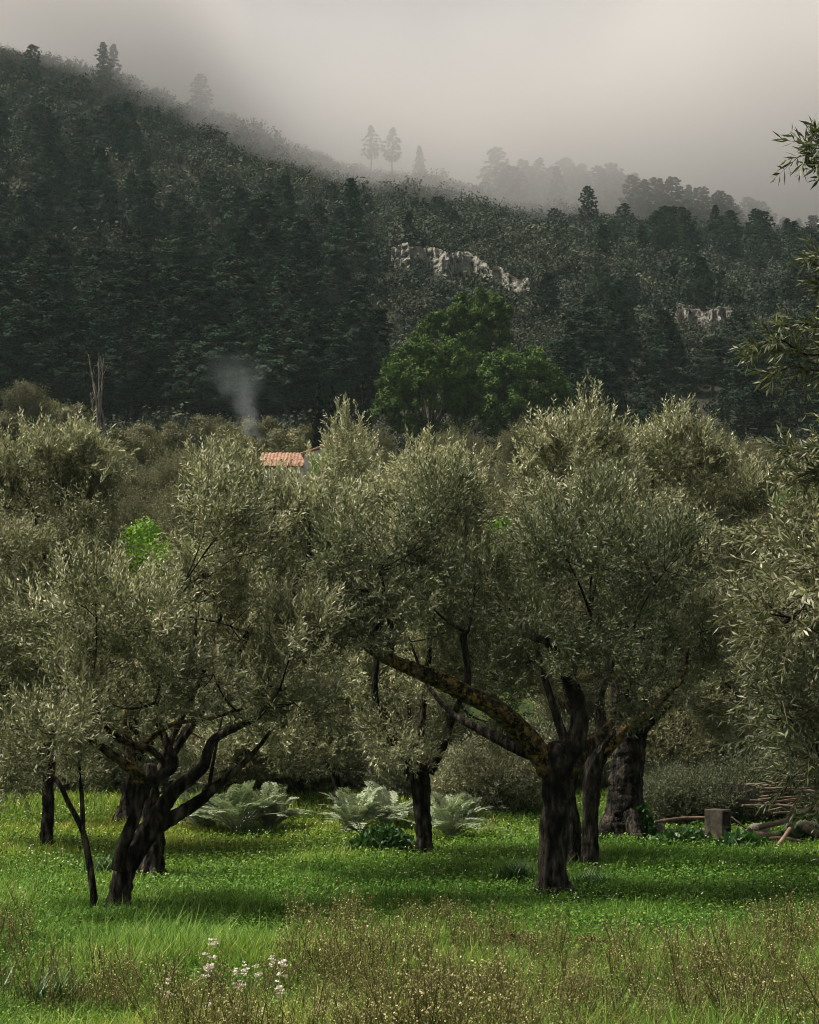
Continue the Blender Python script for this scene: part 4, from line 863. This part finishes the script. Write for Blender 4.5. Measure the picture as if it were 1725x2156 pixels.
# ------------------------------------------------------------------ meadow: grass, flowers, weeds
def grass():
    r = np.random.default_rng(91); g = Geo()
    def scatter(N, y0, y1, pw=1.0, extra=1.0):
        y = 1 / (1 / y0 + (1 / y1 - 1 / y0) * r.random(N) ** pw); x = (r.random(N) * 2 - 1) * (y * .2156 * 1.18 + .6) * extra
        return x, y
    N = 430000
    x, y = scatter(N, 11.3, 33.5)
    tx = x + r.normal(size=N) * .01; ty = y; z = H(tx, ty) - .01
    cl = n2(x / 1.1, y / 1.1, 31, 3); patch = n2(x / 3.2, y / 4.0, 33, 2)
    back = np.clip((y - 21.5) / 4, 0, 1) * np.clip((2.2 - x) / 2, 0, 1)
    h = (.05 + .09 * np.clip(cl + .3, 0, 1.2)) * (.6 + .8 * r.random(N)) * np.where(r.random(N) > .93, 1.7, 1) * np.where(y > 31, 1.4, 1) * np.where(y < 16.5, 1.5, 1)
    a = r.random(N) * 6.28; lean = (.2 + .75 * r.random(N)) * h
    d = np.stack([np.cos(a), np.sin(a), np.zeros(N)], 1); s = np.stack([-np.sin(a), np.cos(a), np.zeros(N)], 1)
    w = (.0022 + .0022 * r.random(N)) * np.clip(y / 17, .85, 1.8)
    B = np.stack([tx, ty, z], 1); Mi = B + d * (lean * .3)[:, None] + np.array([0, 0, 1.0]) * (h * .6)[:, None]; Tp = B + d * lean[:, None] + np.array([0, 0, 1.0]) * h[:, None]
    V = np.stack([B - s * w[:, None], B + s * w[:, None], Mi + s * (w * .8)[:, None], Mi - s * (w * .8)[:, None], Tp + s * (w * .12)[:, None], Tp - s * (w * .12)[:, None]], 1)
    b = (np.arange(N) * 6)[:, None]; F = np.concatenate([b + np.array([[0, 1, 2, 3]]), b + np.array([[3, 2, 4, 5]])], 1).reshape(-1, 4)
    tone = np.clip(.40 + .25 * patch + .38 * cl + r.normal(size=N) * .26, 0, 1); kd = np.clip(.40 + .3 * patch + .26 * back + np.where(y < 15.5, .12, 0) + r.normal(size=N) * .12, 0, 1)
    g.add(V, F, np.repeat(tone, 2), 0, False, np.repeat(kd, 2))
    # clover and small herbs
    N = 170000; x, y = scatter(N, 11.3, 33); z = H(x, y); hh = r.uniform(.02, .11, N)
    C = np.stack([x, y, z + hh], 1); d = nrm(rdir(r, N) * np.array([1, 1, .45]) + np.array([0, 0, .12])); s = nrm(np.cross(d, np.array([0, 0, 1.0]) + .5 * rdir(r, N))); l = r.uniform(.018, .042, N) * np.clip(y / 18, .8, 1.5)
    back = np.clip((y - 21.5) / 4, 0, 1) * np.clip((2.2 - x) / 2, 0, 1)
    quads(g, C, d * l[:, None], s * (l * .33)[:, None], np.clip(.4 + r.normal(size=N) * .25, 0, 1), 0, np.clip(.30 + .22 * back + r.normal(size=N) * .12, 0, 1))
    tag(build('grass', g, [M_GRASS]), 'short green grass and clover of the meadow under the olives', 'grass', None, 'stuff')
    # daisies
    g = Geo(); N = 620
    x, y = scatter(N * 4, 15, 34); keep = (n2(x / 1.4, y / 1.4, 35, 2) + np.where((y > 21) & (x < 1), .22, 0) + np.where((x > 2.2) & (y > 22), .12, 0) - np.where(y < 19, .12, 0)) > .16
    x = x[keep][:N]; y = y[keep][:N]; n = len(x); C = np.stack([x, y, H(x, y) + r.uniform(.08, .17, n)], 1)
    for k in range(3):
        a = k * 1.05 + r.random(n) * .5; d = np.stack([np.cos(a), np.sin(a) * .6 - .15, .35 * np.sin(a) + .25], 1); d = nrm(d); s = nrm(np.cross(d, np.array([[0, -.75, .65]]))); R = r.uniform(.005, .0095, n) * np.clip(y / 20, 1, 1.3)
        quads(g, C - d * R[:, None], d * (2 * R)[:, None], s * (R * .8)[:, None], .3 + .7 * r.random(n), 0)
    tag(build('daisies', g, [M_DAISY]), 'tiny white daisies sprinkled through the meadow grass', 'daisies', None, 'stuff')
grass()

def weeds():
    r = np.random.default_rng(95)
    def proto(seed):
        q = np.random.default_rng(seed); g = Geo(); ns = q.integers(2, 5)
        for k in range(ns):
            a = q.random() * 6.28; b0 = np.array([math.cos(a), math.sin(a), 0]) * .03 * q.random(); top = b0 + np.array([q.normal() * .2, q.normal() * .2, q.uniform(.5, 1.0)]); mid = (b0 + top) / 2 + q.normal(size=3) * .03
            stems(g, [b0], [mid], [top], .008, .004, 4, 3, 0, q.random() * .5)
            m = 7; t = q.uniform(.45, 1, m)[:, None]; P = (1 - t) ** 2 * b0 + 2 * t * (1 - t) * mid + t * t * top
            e = P + np.stack([q.normal(size=m) * .085, q.normal(size=m) * .085, q.uniform(.05, .2, m)], 1); stems(g, P, (P + e) / 2 + (0, 0, -.015), e, .0028, .0018, 2, 3, 0, q.random(m))
            for e_ in (e, e[::2] + q.normal(size=(len(e[::2]), 3)) * .03):
                n = len(e_)
                for z in range(2):
                    d = rdir(q, n); s = nrm(np.cross(d, rdir(q, n))); R = q.uniform(.007, .016, n)
                    quads(g, e_ - d * R[:, None], d * (2 * R)[:, None], s * (R * .8)[:, None], q.random(n), 1)
            m = 34; t = q.uniform(.03, .85, m)[:, None]; P = (1 - t) ** 2 * b0 + 2 * t * (1 - t) * mid + t * t * top
            d = nrm(rdir(q, m) + np.array([0, 0, .5])); s = nrm(np.cross(d, rdir(q, m))); l = q.uniform(.03, .075, m); quads(g, P, d * l[:, None], s * (l * .13)[:, None], q.random(m), 2)
        return g.arrays()
    prot = [proto(900 + k) for k in range(9)]
    N = 5200; y = 11.2 + 6.0 * r.random(N) ** 1.35; x = (r.random(N) * 2 - 1) * (y * .2156 * 1.2 + .5)
    px = CX + x / y * FPX
    dens = .50 + 1.3 * n2(x / .7, y / .7, 41, 2)
    dens = dens + np.where(px > 620, .35, 0) - np.where((px > 60) & (px < 620) & (y > 14.3), .75, 0) - np.where((px < 330) & (y < 13.2), .9, 0) - np.where(y > 16.6, .45, 0) - np.where((px > 1000) & (px < 1500) & (y > 15.9), .5, 0)
    I = np.nonzero(r.random(N) < dens)[0]
    g = Geo()
    for i in I:
        V, F, T, K, M, S = prot[r.integers(9)]; a = r.random() * 6.28; s = (.15 + .38 * r.random() ** 2.2) * (1 + .6 * n2(x[i] / .8, y[i] / .8, 44, 2))
        ca, sa = math.cos(a) * s, math.sin(a) * s; tn = r.random()
        P = np.stack([V[:, 0] * ca - V[:, 1] * sa, V[:, 0] * sa + V[:, 1] * ca, V[:, 2] * s], 1)
        # thin parts keep their thickness: small plants are young plants
        g.V.append(P + np.array([x[i], y[i], float(H(x[i], y[i])) - .01])); g.F.append(F + g.n); g.n += len(V)
        g.T.append(np.clip(T * .6 + tn * .4 + .12, 0, 1)); g.K.append(K); g.M.append(M); g.S.append(S)
    tag(build('dry_weeds', g, [M_WEEDSTEM, M_WEEDHEAD, M_WEED]), 'straw-coloured seeding weeds with brown stems along the front of the meadow', 'weeds', None, 'stuff')
weeds()

def place(g, name, mat, p, label, cat, group):
    o = build(name, g, [mat] if not isinstance(mat, list) else mat, None, (0, 0, 0)); o.location = p
    return tag(o, label, cat, group)
def tuft(label, px, py, n, h, spread, mat, seed, name='grass_tuft', cat='grass tuft', group=None):
    r = np.random.default_rng(seed); Y = gY(py); p = W(px, py, Y); p[2] = float(H(p[0], Y)) - .01; g = Geo()
    b = np.stack([r.normal(size=n) * spread, r.normal(size=n) * spread * .6, np.zeros(n)], 1); a = r.random(n) * 6.28; L = h * r.uniform(.55, 1.15, n)
    d = np.stack([np.cos(a) * .3, np.sin(a) * .3, np.full(n, 1.0)], 1); s = np.stack([-np.sin(a), np.cos(a), np.zeros(n)], 1); w = r.uniform(.003, .006, n)
    M1 = b + d * (L * .55)[:, None]; T1 = b + d * np.array([2.0, 2.0, .95]) * L[:, None]
    V = np.stack([b - s * w[:, None], b + s * w[:, None], M1 + s * w[:, None], M1 - s * w[:, None], T1 + s * (w * .1)[:, None], T1 - s * (w * .1)[:, None]], 1)
    k = (np.arange(n) * 6)[:, None]; F = np.concatenate([k + np.array([[0, 1, 2, 3]]), k + np.array([[3, 2, 4, 5]])], 1).reshape(-1, 4)
    g.add(V, F, np.repeat(r.random(n), 2)); return place(g, name, mat, p, label, cat, group)
TG = 'tall grass tufts at the foot of the trees'
tuft('dark tall grass tuft left of the gnarled olive trunk', 1086, 1862, 420, .27, .11, M_TUFT, 1, group=TG)
tuft('tall grass tuft right of the gnarled olive trunk', 1240, 1868, 260, .2, .14, M_TUFT, 2, group=TG)
tuft('dark tall grass tuft behind the sapling and the leaning olive', 222, 1848, 320, .24, .11, M_TUFT, 3, group=TG)
tuft('tall dark grass blades in the bottom left corner', 95, 2120, 160, .3, .12, M_TUFT, 4, group=TG)
tuft('grass tuft in front of the large left thistle', 545, 1762, 220, .2, .16, M_TUFT, 5, group=TG)
# dark leafy nettle clump by the middle trunk
def leafy(label, px, py, w, h, n, mat, seed, ll=.08, name='leafy_clump', cat='weed clump', aw=.3):
    r = np.random.default_rng(seed); Y = gY(py); p = W(px, py, Y); p[2] = float(H(p[0], Y)); g = Geo()
    b = np.stack([r.normal(size=n) * w * .5, r.normal(size=n) * w * .3, np.zeros(n)], 1); z = h * r.random(n) ** .7 * np.exp(-(b[:, 0] / w) ** 2)
    st = b[::6]; stems(g, st, st + (0, 0, h * .3), st + np.stack([r.normal(size=len(st)) * .03, r.normal(size=len(st)) * .03, np.exp(-(st[:, 0] / w) ** 2) * h], 1), .003, .0015, 3, 3, 0, .2)
    C = b + np.stack([np.zeros(n), np.zeros(n), z], 1); d = nrm(rdir(r, n) + np.array([0, 0, .35])); s = nrm(np.cross(d, rdir(r, n))); l = ll * r.uniform(.6, 1.3, n)
    quads(g, C, d * l[:, None], s * (l * aw)[:, None], r.random(n), 0, .5, .45, .2); o = place(g, name, mat, p, label, cat, None)
    if name == 'leafy_clump': o['kind'] = 'stuff'
    return o
leafy('dark green leafy weed clump left of the middle olive trunk', 810, 1800, .42, .32, 1500, M_TUFT, 11)
leafy('broad-leaved green plant at the foot of the concrete block', 1560, 1790, .28, .16, 260, M_DOCK, 12, .14, 'dock_plant', 'plant', .28)
leafy('low green plant between the old hollow trunk and the concrete block', 1440, 1778, .4, .2, 500, M_TUFT, 13, .08)
leafy('ivy-like dark leaves at the foot of the old hollow olive', 1352, 1768, .2, .5, 500, M_DOCK, 14, .06, 'ivy_clump', 'ivy', .45)
leafy('green weeds below the woodpile at the right edge', 1700, 1775, .35, .2, 420, M_TUFT, 15, .08)
leafy('patch of dead reddish-brown leaves in the weeds, left of the brown pair', 1085, 1998, .28, .10, 420, M_DEAD, 16, .05)
leafy('patch of dead reddish-brown leaves in the weeds, right of the brown pair', 1240, 1996, .22, .08, 300, M_DEAD, 17, .05)
leafy('clump of dead brown leaves among white flowers', 575, 2030, .16, .16, 220, M_DEAD, 18, .04)

# grey thistles (cardoons)
def cardoon_proto(seed):
    r = np.random.default_rng(seed); g = Geo(); n = 26
    for k in range(n):
        a = k * 2.4 + r.normal() * .2; el_ = r.uniform(.6, 1.5); L = r.uniform(.8, 1.25); out = np.array([math.cos(a), math.sin(a), 0]); up = np.array([0, 0, 1.0])
        t = np.linspace(0, 1, 15)[:, None]
        P = out * (t * math.cos(el_) * L + .16 * t ** 2 * L) + up * (t * math.sin(el_) * L - (.42 + .25 * (1.4 - el_)) * t ** 2.4 * L * .8)
        P[:, 2] = np.maximum(P[:, 2], .02)
        T = nrm(np.gradient(P, axis=0)); sd = nrm(np.cross(T, up)); nn = np.cross(sd, T)
        tube(g, P[::2], np.linspace(.014, .003, len(P[::2])), 4, .08, 0, 1, 0, .85)
        tn = r.random() * .4
        for s in (-1, 1):
            q = np.arange(2, 15); pl = .19 * L * np.sin(np.clip(q / 14.5, .12, 1) * math.pi * .92 + .12)
            d = nrm(sd[q] * s + T[q] * .55 + nn[q] * .12 - up * .22 * r.random((len(q), 1)) + r.normal(size=(len(q), 3)) * .12)
            w = nrm(np.cross(d, nn[q]))
            quads(g, P[q], d * pl[:, None], w * (pl * .08)[:, None], np.clip(tn + .35 + .45 * r.random(len(q)), 0, 1), 0, .5, .4, .25)
            for z in (.35, .62):
                for s2 in (-1, 1):
                    dd = nrm(d + w * s2 * 1.0); quads(g, P[q] + d * (pl * z)[:, None], dd * (pl * .42)[:, None], nrm(np.cross(dd, nn[q])) * (pl * .09)[:, None], np.clip(tn + .25 + .6 * r.random(len(q)), 0, 1))
    return g
CG = 'grey thistles in the meadow'
cps = [cardoon_proto(s) for s in (701, 702, 703)]
for k, (px, py, s, lab) in enumerate([(425, 1752, .82, 'silvery thistle partly behind the low limb of the leaning olive'), (500, 1758, 1.05, 'largest silvery thistle with arching feathery leaves'), (570, 1752, .85, 'silvery thistle at the right end of the left clump'),
                                      (745, 1755, .85, 'silvery thistle just right of the thin trunk'), (815, 1745, .95, 'silvery thistle immediately left of the middle olive trunk'), (948, 1766, .8, 'silvery thistle immediately right of the middle olive trunk'), (985, 1735, .55, 'small silvery thistle under the pale olive shrubs')]):
    Y = gY(py); p = W(px, py, Y); p[2] = float(H(p[0], Y)); o = place(cps[k % 3], 'cardoon', M_CARDOON, p, lab, 'thistle', CG); o.scale = (s, s, s); o.rotation_euler = (0, 0, k * 1.3)

# white flower heads in the weeds
FGp = 'white flowers among the front weeds'
for k, (px, py, hp, sz, lab) in enumerate([(452, 1985, 120, 1.0, 'white flower highest in its cluster, above the weeds'), (437, 2045, 120, 1.5, 'tall white flower spike, tallest of the white blooms'), (350, 2088, 90, 1.2, 'white flower at the foot of a slanting pale stem'),
                                          (497, 2045, 110, .9, 'small white flower left of a pair at mid height'), (515, 2046, 110, .9, 'small white flower right of a pair at mid height'), (540, 2048, 110, 1.0, 'white flower between the pair and the forked bloom'),
                                          (576, 2022, 120, .8, 'white flower on an arched stem over dead leaves'), (592, 2040, 120, 1.2, 'white flower just below the arched one'), (592, 2086, 80, 1.0, 'white flower below the dead brown clump'), (505, 2080, 90, 1.1, 'white flower low under the small pair'),
                                          (441, 2122, 70, 1.1, 'white flower near the lower edge under the tall spike'), (460, 2144, 50, .9, 'white flower cut by the lower edge, left one'), (546, 2140, 60, .9, 'white flower near the lower edge, middle one'), (668, 2136, 60, 1.0, 'white flower near the lower edge, left of the last pair'), (702, 2124, 70, 1.0, 'white flower near the lower edge, right of the last pair')]):
    r = np.random.default_rng(800 + k); Y = gY(py + hp); Y = min(max(Y, 11.6), 14.5); q = W(px, py, Y); base = np.array([q[0] + r.normal() * .05, Y, float(H(q[0], Y))])
    root = thing('white_flower', lab, 'flower', base, FGp); g = Geo(); q = q - base
    tube(g, [(0, 0, 0), q * .5 + r.normal(size=3) * .02, q], [.0035, .003, .002], 5, .05, 0); d = nrm(rdir(r, 8) + np.array([0, 0, .4])); build('stem', g, [M_PALESTEM], root)
    f = Geo(); n = 10; c = q + r.normal(size=(n, 3)) * np.array([.014, .012, .026]) * sz
    for z in range(4):
        a = z * 1.57 + r.random(n); d = nrm(np.stack([np.cos(a), np.sin(a), .3 + .3 * r.random(n)], 1)); s = nrm(np.cross(d, rdir(r, n))); l = r.uniform(.016, .026, n) * sz
        quads(f, c, d * l[:, None], s * (l * .42)[:, None], r.random(n), 0, .5, .6, .3)
    build('blossom', f, [M_PETAL], root)
for k, (a, b, c, lab) in enumerate([((345, 2070), (385, 2020), (432, 1964), 'long pale bare stem slanting up to the right across the weeds'), ((585, 2075), (560, 2120), (540, 2170), 'pale bare stem leaning under the arched white flower')]):
    Y = 13.2; pts = [W(*a, Y), W(*b, Y), W(*c, Y)]; g = Geo(); o_ = pts[0]; tube(g, [p - o_ for p in pts], [.004, .0035, .002], 5, .04, 0); place(g, 'dry_stem', M_PALESTEM, o_, lab, 'stem', None)

# ------------------------------------------------------------------ concrete block, wood, stones on the right
def concrete_block():
    Y = gY(1771); p = W(1512, 1771, Y); p[2] = float(H(p[0], Y)) - .02; g = Geo(); hw, hd, h = .135, .13, .47; t = .032
    # hollow block on end: two side (x) cells, plates added inside to darken them
    for (lo, hi) in [((-hw, -hd, 0), (hw, -hd + t, h)), ((-hw, hd - t, 0), (hw, hd, h)), ((-hw, -hd + t + .0005, 0), (hw, hd - t - .0005, t)), ((-hw, -hd + t + .0005, h - t), (hw, hd - t - .0005, h)), ((-hw, -hd + t + .0005, h / 2 - t / 2), (hw, hd - t - .0005, h / 2 + t / 2)), ((-.012, -hd + t + .001, t + .0005), (.012, hd - t - .001, h / 2 - t / 2 - .0005)), ((-.012, -hd + t + .001, h / 2 + t / 2 + .0005), (.012, hd - t - .001, h - t - .0005))]:
        box(g, lo, hi)
    o = place(g, 'concrete_block', M_CONCRETE, p, 'hollow grey concrete block standing on end beside the woodpile', 'concrete block', None); o.rotation_euler = (0, .01, math.radians(-38))
    m = o.modifiers.new('bevel', 'BEVEL'); m.width = .006; m.segments = 2
concrete_block()
def log(a, b, r0, r1, Y, lab, mat, seed, name='log', cat='log', dY=0, group=None, bendz=.02):
    p0 = W(a[0], a[1], Y); p1 = W(b[0], b[1], Y + dY); g = Geo(); o_ = (p0 + p1) / 2; rr_ = np.random.default_rng(seed)
    tube(g, [p0 - o_, rr_.normal(size=3) * bendz, p1 - o_], [r0, (r0 + r1) / 2, r1], 10, .04, .12, seed); return place(g, name, mat, o_, lab, cat, group)
LG = 'cut wood by the concrete block'
log((1546, 1756), (1608, 1758), .045, .04, 25.6, 'thick pale log lying right of the concrete block', M_WOOD, 1, group=LG)
log((1629, 1788), (1664, 1744), .022, .026, 25.0, 'peeled reddish branch propped steeply against the woodpile', M_WOODCUT, 2, 'cut_branch', 'branch', .3, LG)
log((1598, 1742), (1664, 1724), .04, .034, 25.8, 'log with pale bark on top of the woodpile', M_WOOD, 3, group=LG)
log((1602, 1768), (1690, 1772), .028, .02, 25.3, 'low thin log on the grass in front of the woodpile', M_WOOD, 4, group=LG)
log((1540, 1720), (1612, 1772), .014, .012, 25.3, 'thin branch slanting down across the pale log', M_WOOD, 5, 'cut_branch', 'branch', 0, LG)
log((1575, 1742), (1630, 1776), .018, .012, 25.2, 'forked stick resting on the low log', M_WOOD, 6, 'cut_branch', 'branch', 0, LG)
log((1655, 1725), (1678, 1768), .035, .04, 25.9, 'stubby upright log end at the right of the woodpile', M_WOOD, 7, group=LG)
log((1690, 1742), (1760, 1760), .06, .06, 25.8, 'big pale log at the right edge of the picture', M_WOOD, 8, group=LG)
log((1610, 1760), (1660, 1752), .045, .04, 26.2, 'dark log inside the woodpile', M_WOOD, 9, group=LG)
log((1640, 1768), (1720, 1766), .05, .045, 26.4, 'dark log at the back of the woodpile', M_WOOD, 10, group=LG)
log((1380, 1732), (1496, 1722), .03, .02, 26.8, 'long weathered pole lying along the low stones', M_WOOD, 11, 'pole', 'pole', 0, LG)
rs = random.Random(3)
for k in range(16):
    x0 = rs.uniform(1560, 1640); y0 = rs.uniform(1650, 1715)
    log((x0, y0), (x0 + rs.uniform(110, 220), y0 + rs.uniform(-34, 4)), rs.uniform(.012, .024), .007, rs.uniform(26.8, 28.2), 'pruned branch in the dark heap of cuttings behind the woodpile', M_WOOD, 30 + k, 'pruned_branch', 'branch', rs.uniform(-.3, .5), 'heap of pruned branches', .05)
def stone(px, py, w, h, d, lab, seed, mat=None, group=None, Y=None, name='stone', dz=0.0):
    Y = Y or gY(py); p = W(px, py, Y); p[2] = float(H(p[0], Y)) - h * .12 + dz; n = 16; m = 10; th = np.linspace(0, 2 * math.pi, n, endpoint=False); ph = np.linspace(0, math.pi, m)
    V = np.stack([np.sin(ph)[:, None] * np.cos(th)[None], np.sin(ph)[:, None] * np.sin(th)[None], np.repeat(np.cos(ph)[:, None], n, 1)], -1).reshape(-1, 3)
    V = np.sign(V) * np.abs(V) ** .62; V = V * (1 + .22 * fnoise(V * 1.6 + seed, seed, 3)[:, None]) * np.array([w / 2, d / 2, h / 2]) + np.array([0, 0, h / 2])
    i = np.arange(m - 1)[:, None] * n; j = np.arange(n)[None]; j2 = (j + 1) % n; g = Geo(); g.add(V, np.stack([i + j, i + n + j, i + n + j2, i + j2], -1).reshape(-1, 4)); return place(g, name, mat or M_STONE, p, lab, 'stone', group)
SG = 'stones of the tumbled low wall'
for k, (px, py, w, h, lab) in enumerate([(1385, 1760, .22, .24, 'pale upright stone beside the old hollow trunk'), (1418, 1758, .26, .16, 'flat pale stone next to the upright one'), (1452, 1757, .26, .17, 'mossy stone in the tumbled wall'), (1478, 1758, .2, .18, 'stone touching the concrete block'), (1600, 1742, .3, .22, 'grey stone under the woodpile'), (1700, 1752, .34, .24, 'grey stone behind the big pale log')]):
    stone(px, py, w, h, .22, lab, 60 + k, None, SG, 26.6 if px < 1500 else 26.9)
stone(1315, 1946, .085, .045, .06, 'small brown stone alone in the bright grass', 66)
g = Geo(); box(g, (-.26, -.015, 0), (.26, .015, .34)); p = W(1554, 1688, 28.3); o = place(g, 'weathered_board', M_SHADEDWOOD, p - np.array([0, 0, .08]), 'grey weathered board leaning behind the concrete block', 'board', None); o.rotation_euler = (math.radians(-14), math.radians(6), .1)
m = o.modifiers.new('bevel', 'BEVEL'); m.width = .005

# ------------------------------------------------------------------ air: haze, mist on the ridge, smoke
def volume(name, lo, hi, label, cat):
    g = Geo(); box(g, lo, hi); m, t, out = newmat(name)
    o = build(name, g, [m]); tag(o, label, cat, None, 'stuff'); return m, t, out
HAZE = 0.00010
m, t, out = volume('haze', (-275, -45, -1.4), (275, 640, 215), 'thin pale haze filling the valley air', 'haze')
v = t.nodes.new('ShaderNodeVolumePrincipled'); v.inputs['Density'].default_value = HAZE; v.inputs['Color'].default_value = (.72, .93, .93, 1); t.links.new(v.outputs[0], out.inputs['Volume'])

def mist():
    m, t, out = volume('mist', (-200, 395, 62), (200, 545, 190), 'low cloud drifting over the pines of the ridge', 'mist'); L = t.links.new
    def mth(op, a, b=None, c=None):
        n = t.nodes.new('ShaderNodeMath'); n.operation = op
        for i, q in enumerate((a, b, c)):
            if q is None: continue
            if hasattr(q, 'links'): L(q, n.inputs[i])
            else: n.inputs[i].default_value = q
        return n.outputs[0]
    tcn = t.nodes.new('ShaderNodeTexCoord'); sp = t.nodes.new('ShaderNodeSeparateXYZ'); L(tcn.outputs['Object'], sp.inputs[0]); X, Yy, Z = sp.outputs
    nz = t.nodes.new('ShaderNodeTexNoise'); nz.inputs['Scale'].default_value = .022; nz.inputs['Detail'].default_value = 3; L(tcn.outputs['Object'], nz.inputs['Vector'])
    nf = mth('SUBTRACT', nz.outputs['Fac'], .5)
    # cloud base along the ridge (x in metres -> height)
    fc = t.nodes.new('ShaderNodeFloatCurve'); cv = fc.mapping.curves[0]
    pts = [(-100, 158), (-72, 146), (-50, 121), (-30, 97), (-8, 92), (15, 92), (35, 95), (60, 105), (80, 114), (110, 116)]
    xs = [((a + 130) / 260, (b - 80) / 100) for a, b in pts]
    cv.points[0].location = (0, .8); cv.points[1].location = (1, xs[-1][1])
    for a, b in xs: cv.points.new(a, b)
    fc.mapping.update()
    L(mth('DIVIDE', mth('ADD', X, 130), 260), fc.inputs['Value'])
    base = mth('ADD', mth('MULTIPLY', fc.outputs['Value'], 100), 80)
    hgt = mth('ADD', mth('SUBTRACT', Z, base), mth('MULTIPLY', nf, 64))
    mr = t.nodes.new('ShaderNodeMapRange'); mr.interpolation_type = 'SMOOTHSTEP'; mr.inputs['From Min'].default_value = -26; mr.inputs['From Max'].default_value = 22; L(hgt, mr.inputs['Value'])
    md = t.nodes.new('ShaderNodeMapRange'); md.interpolation_type = 'SMOOTHSTEP'; md.inputs['From Min'].default_value = 365; md.inputs['From Max'].default_value = 446; L(Yy, md.inputs['Value'])
    mt = t.nodes.new('ShaderNodeMapRange'); mt.interpolation_type = 'SMOOTHSTEP'; mt.inputs['From Min'].default_value = 14; mt.inputs['From Max'].default_value = 75
    mt.inputs['To Min'].default_value = 1.0; mt.inputs['To Max'].default_value = .12; L(hgt, mt.inputs['Value'])
    den = mth('MULTIPLY', mth('MULTIPLY', mth('MULTIPLY', mr.outputs['Result'], md.outputs['Result']), mt.outputs['Result']), .040)
    v = t.nodes.new('ShaderNodeVolumePrincipled'); v.inputs['Color'].default_value = (.765, .752, .76, 1); L(den, v.inputs['Density']); L(v.outputs[0], out.inputs['Volume'])
    try: m.cycles.volume_step_rate = .45
    except Exception: pass
mist()
def smoke():
    Y = 134.0; c = W(505, 840, Y); lo = c - np.array([4.2, 2.2, 3.6]); hi = c + np.array([4.6, 2.2, 4.0])
    m, t, out = volume('smoke', lo, hi, 'bluish wisp of smoke rising behind the farmhouse', 'smoke'); L = t.links.new
    def mth(op, a, b=None):
        n = t.nodes.new('ShaderNodeMath'); n.operation = op
        for i, q in enumerate((a, b)):
            if q is None: continue
            if hasattr(q, 'links'): L(q, n.inputs[i])
            else: n.inputs[i].default_value = q
        return n.outputs[0]
    tcn = t.nodes.new('ShaderNodeTexCoord'); sp = t.nodes.new('ShaderNodeSeparateXYZ'); L(tcn.outputs['Object'], sp.inputs[0]); X, Yy, Z = sp.outputs
    nz = t.nodes.new('ShaderNodeTexNoise'); nz.inputs['Scale'].default_value = .55; nz.inputs['Detail'].default_value = 4; L(tcn.outputs['Object'], nz.inputs['Vector'])
    zz = mth('SUBTRACT', Z, float(lo[2])); tt = mth('DIVIDE', zz, 7.6)
    rad = mth('ADD', mth('MULTIPLY', mth('POWER', tt, 1.4), 3.6), .6)
    cx_ = mth('ADD', mth('MULTIPLY', tt, -2.2), float(c[0]) + 1.3)
    dx = mth('DIVIDE', mth('SUBTRACT', mth('SUBTRACT', X, cx_), mth('MULTIPLY', mth('SUBTRACT', nz.outputs['Fac'], .5), 4.5)), rad); dy = mth('DIVIDE', mth('SUBTRACT', Yy, Y), mth('MULTIPLY', rad, .75))
    d = mth('SQRT', mth('ADD', mth('MULTIPLY', dx, dx), mth('MULTIPLY', dy, dy)))
    a = t.nodes.new('ShaderNodeMapRange'); a.interpolation_type = 'SMOOTHSTEP'; a.inputs['From Min'].default_value = 1.0; a.inputs['From Max'].default_value = 0.0; L(d, a.inputs['Value'])
    b = t.nodes.new('ShaderNodeMapRange'); b.interpolation_type = 'SMOOTHSTEP'; b.inputs['From Min'].default_value = 1.0; b.inputs['From Max'].default_value = .45; L(tt, b.inputs['Value'])
    den = mth('MULTIPLY', mth('MULTIPLY', a.outputs['Result'], b.outputs['Result']), mth('MULTIPLY', mth('DIVIDE', .17, rad), 1.0))
    v = t.nodes.new('ShaderNodeVolumePrincipled'); v.inputs['Color'].default_value = (.82, .92, .97, 1); L(den, v.inputs['Density']); L(v.outputs[0], out.inputs['Volume'])
    try: m.cycles.volume_step_rate = .4
    except Exception: pass
smoke()
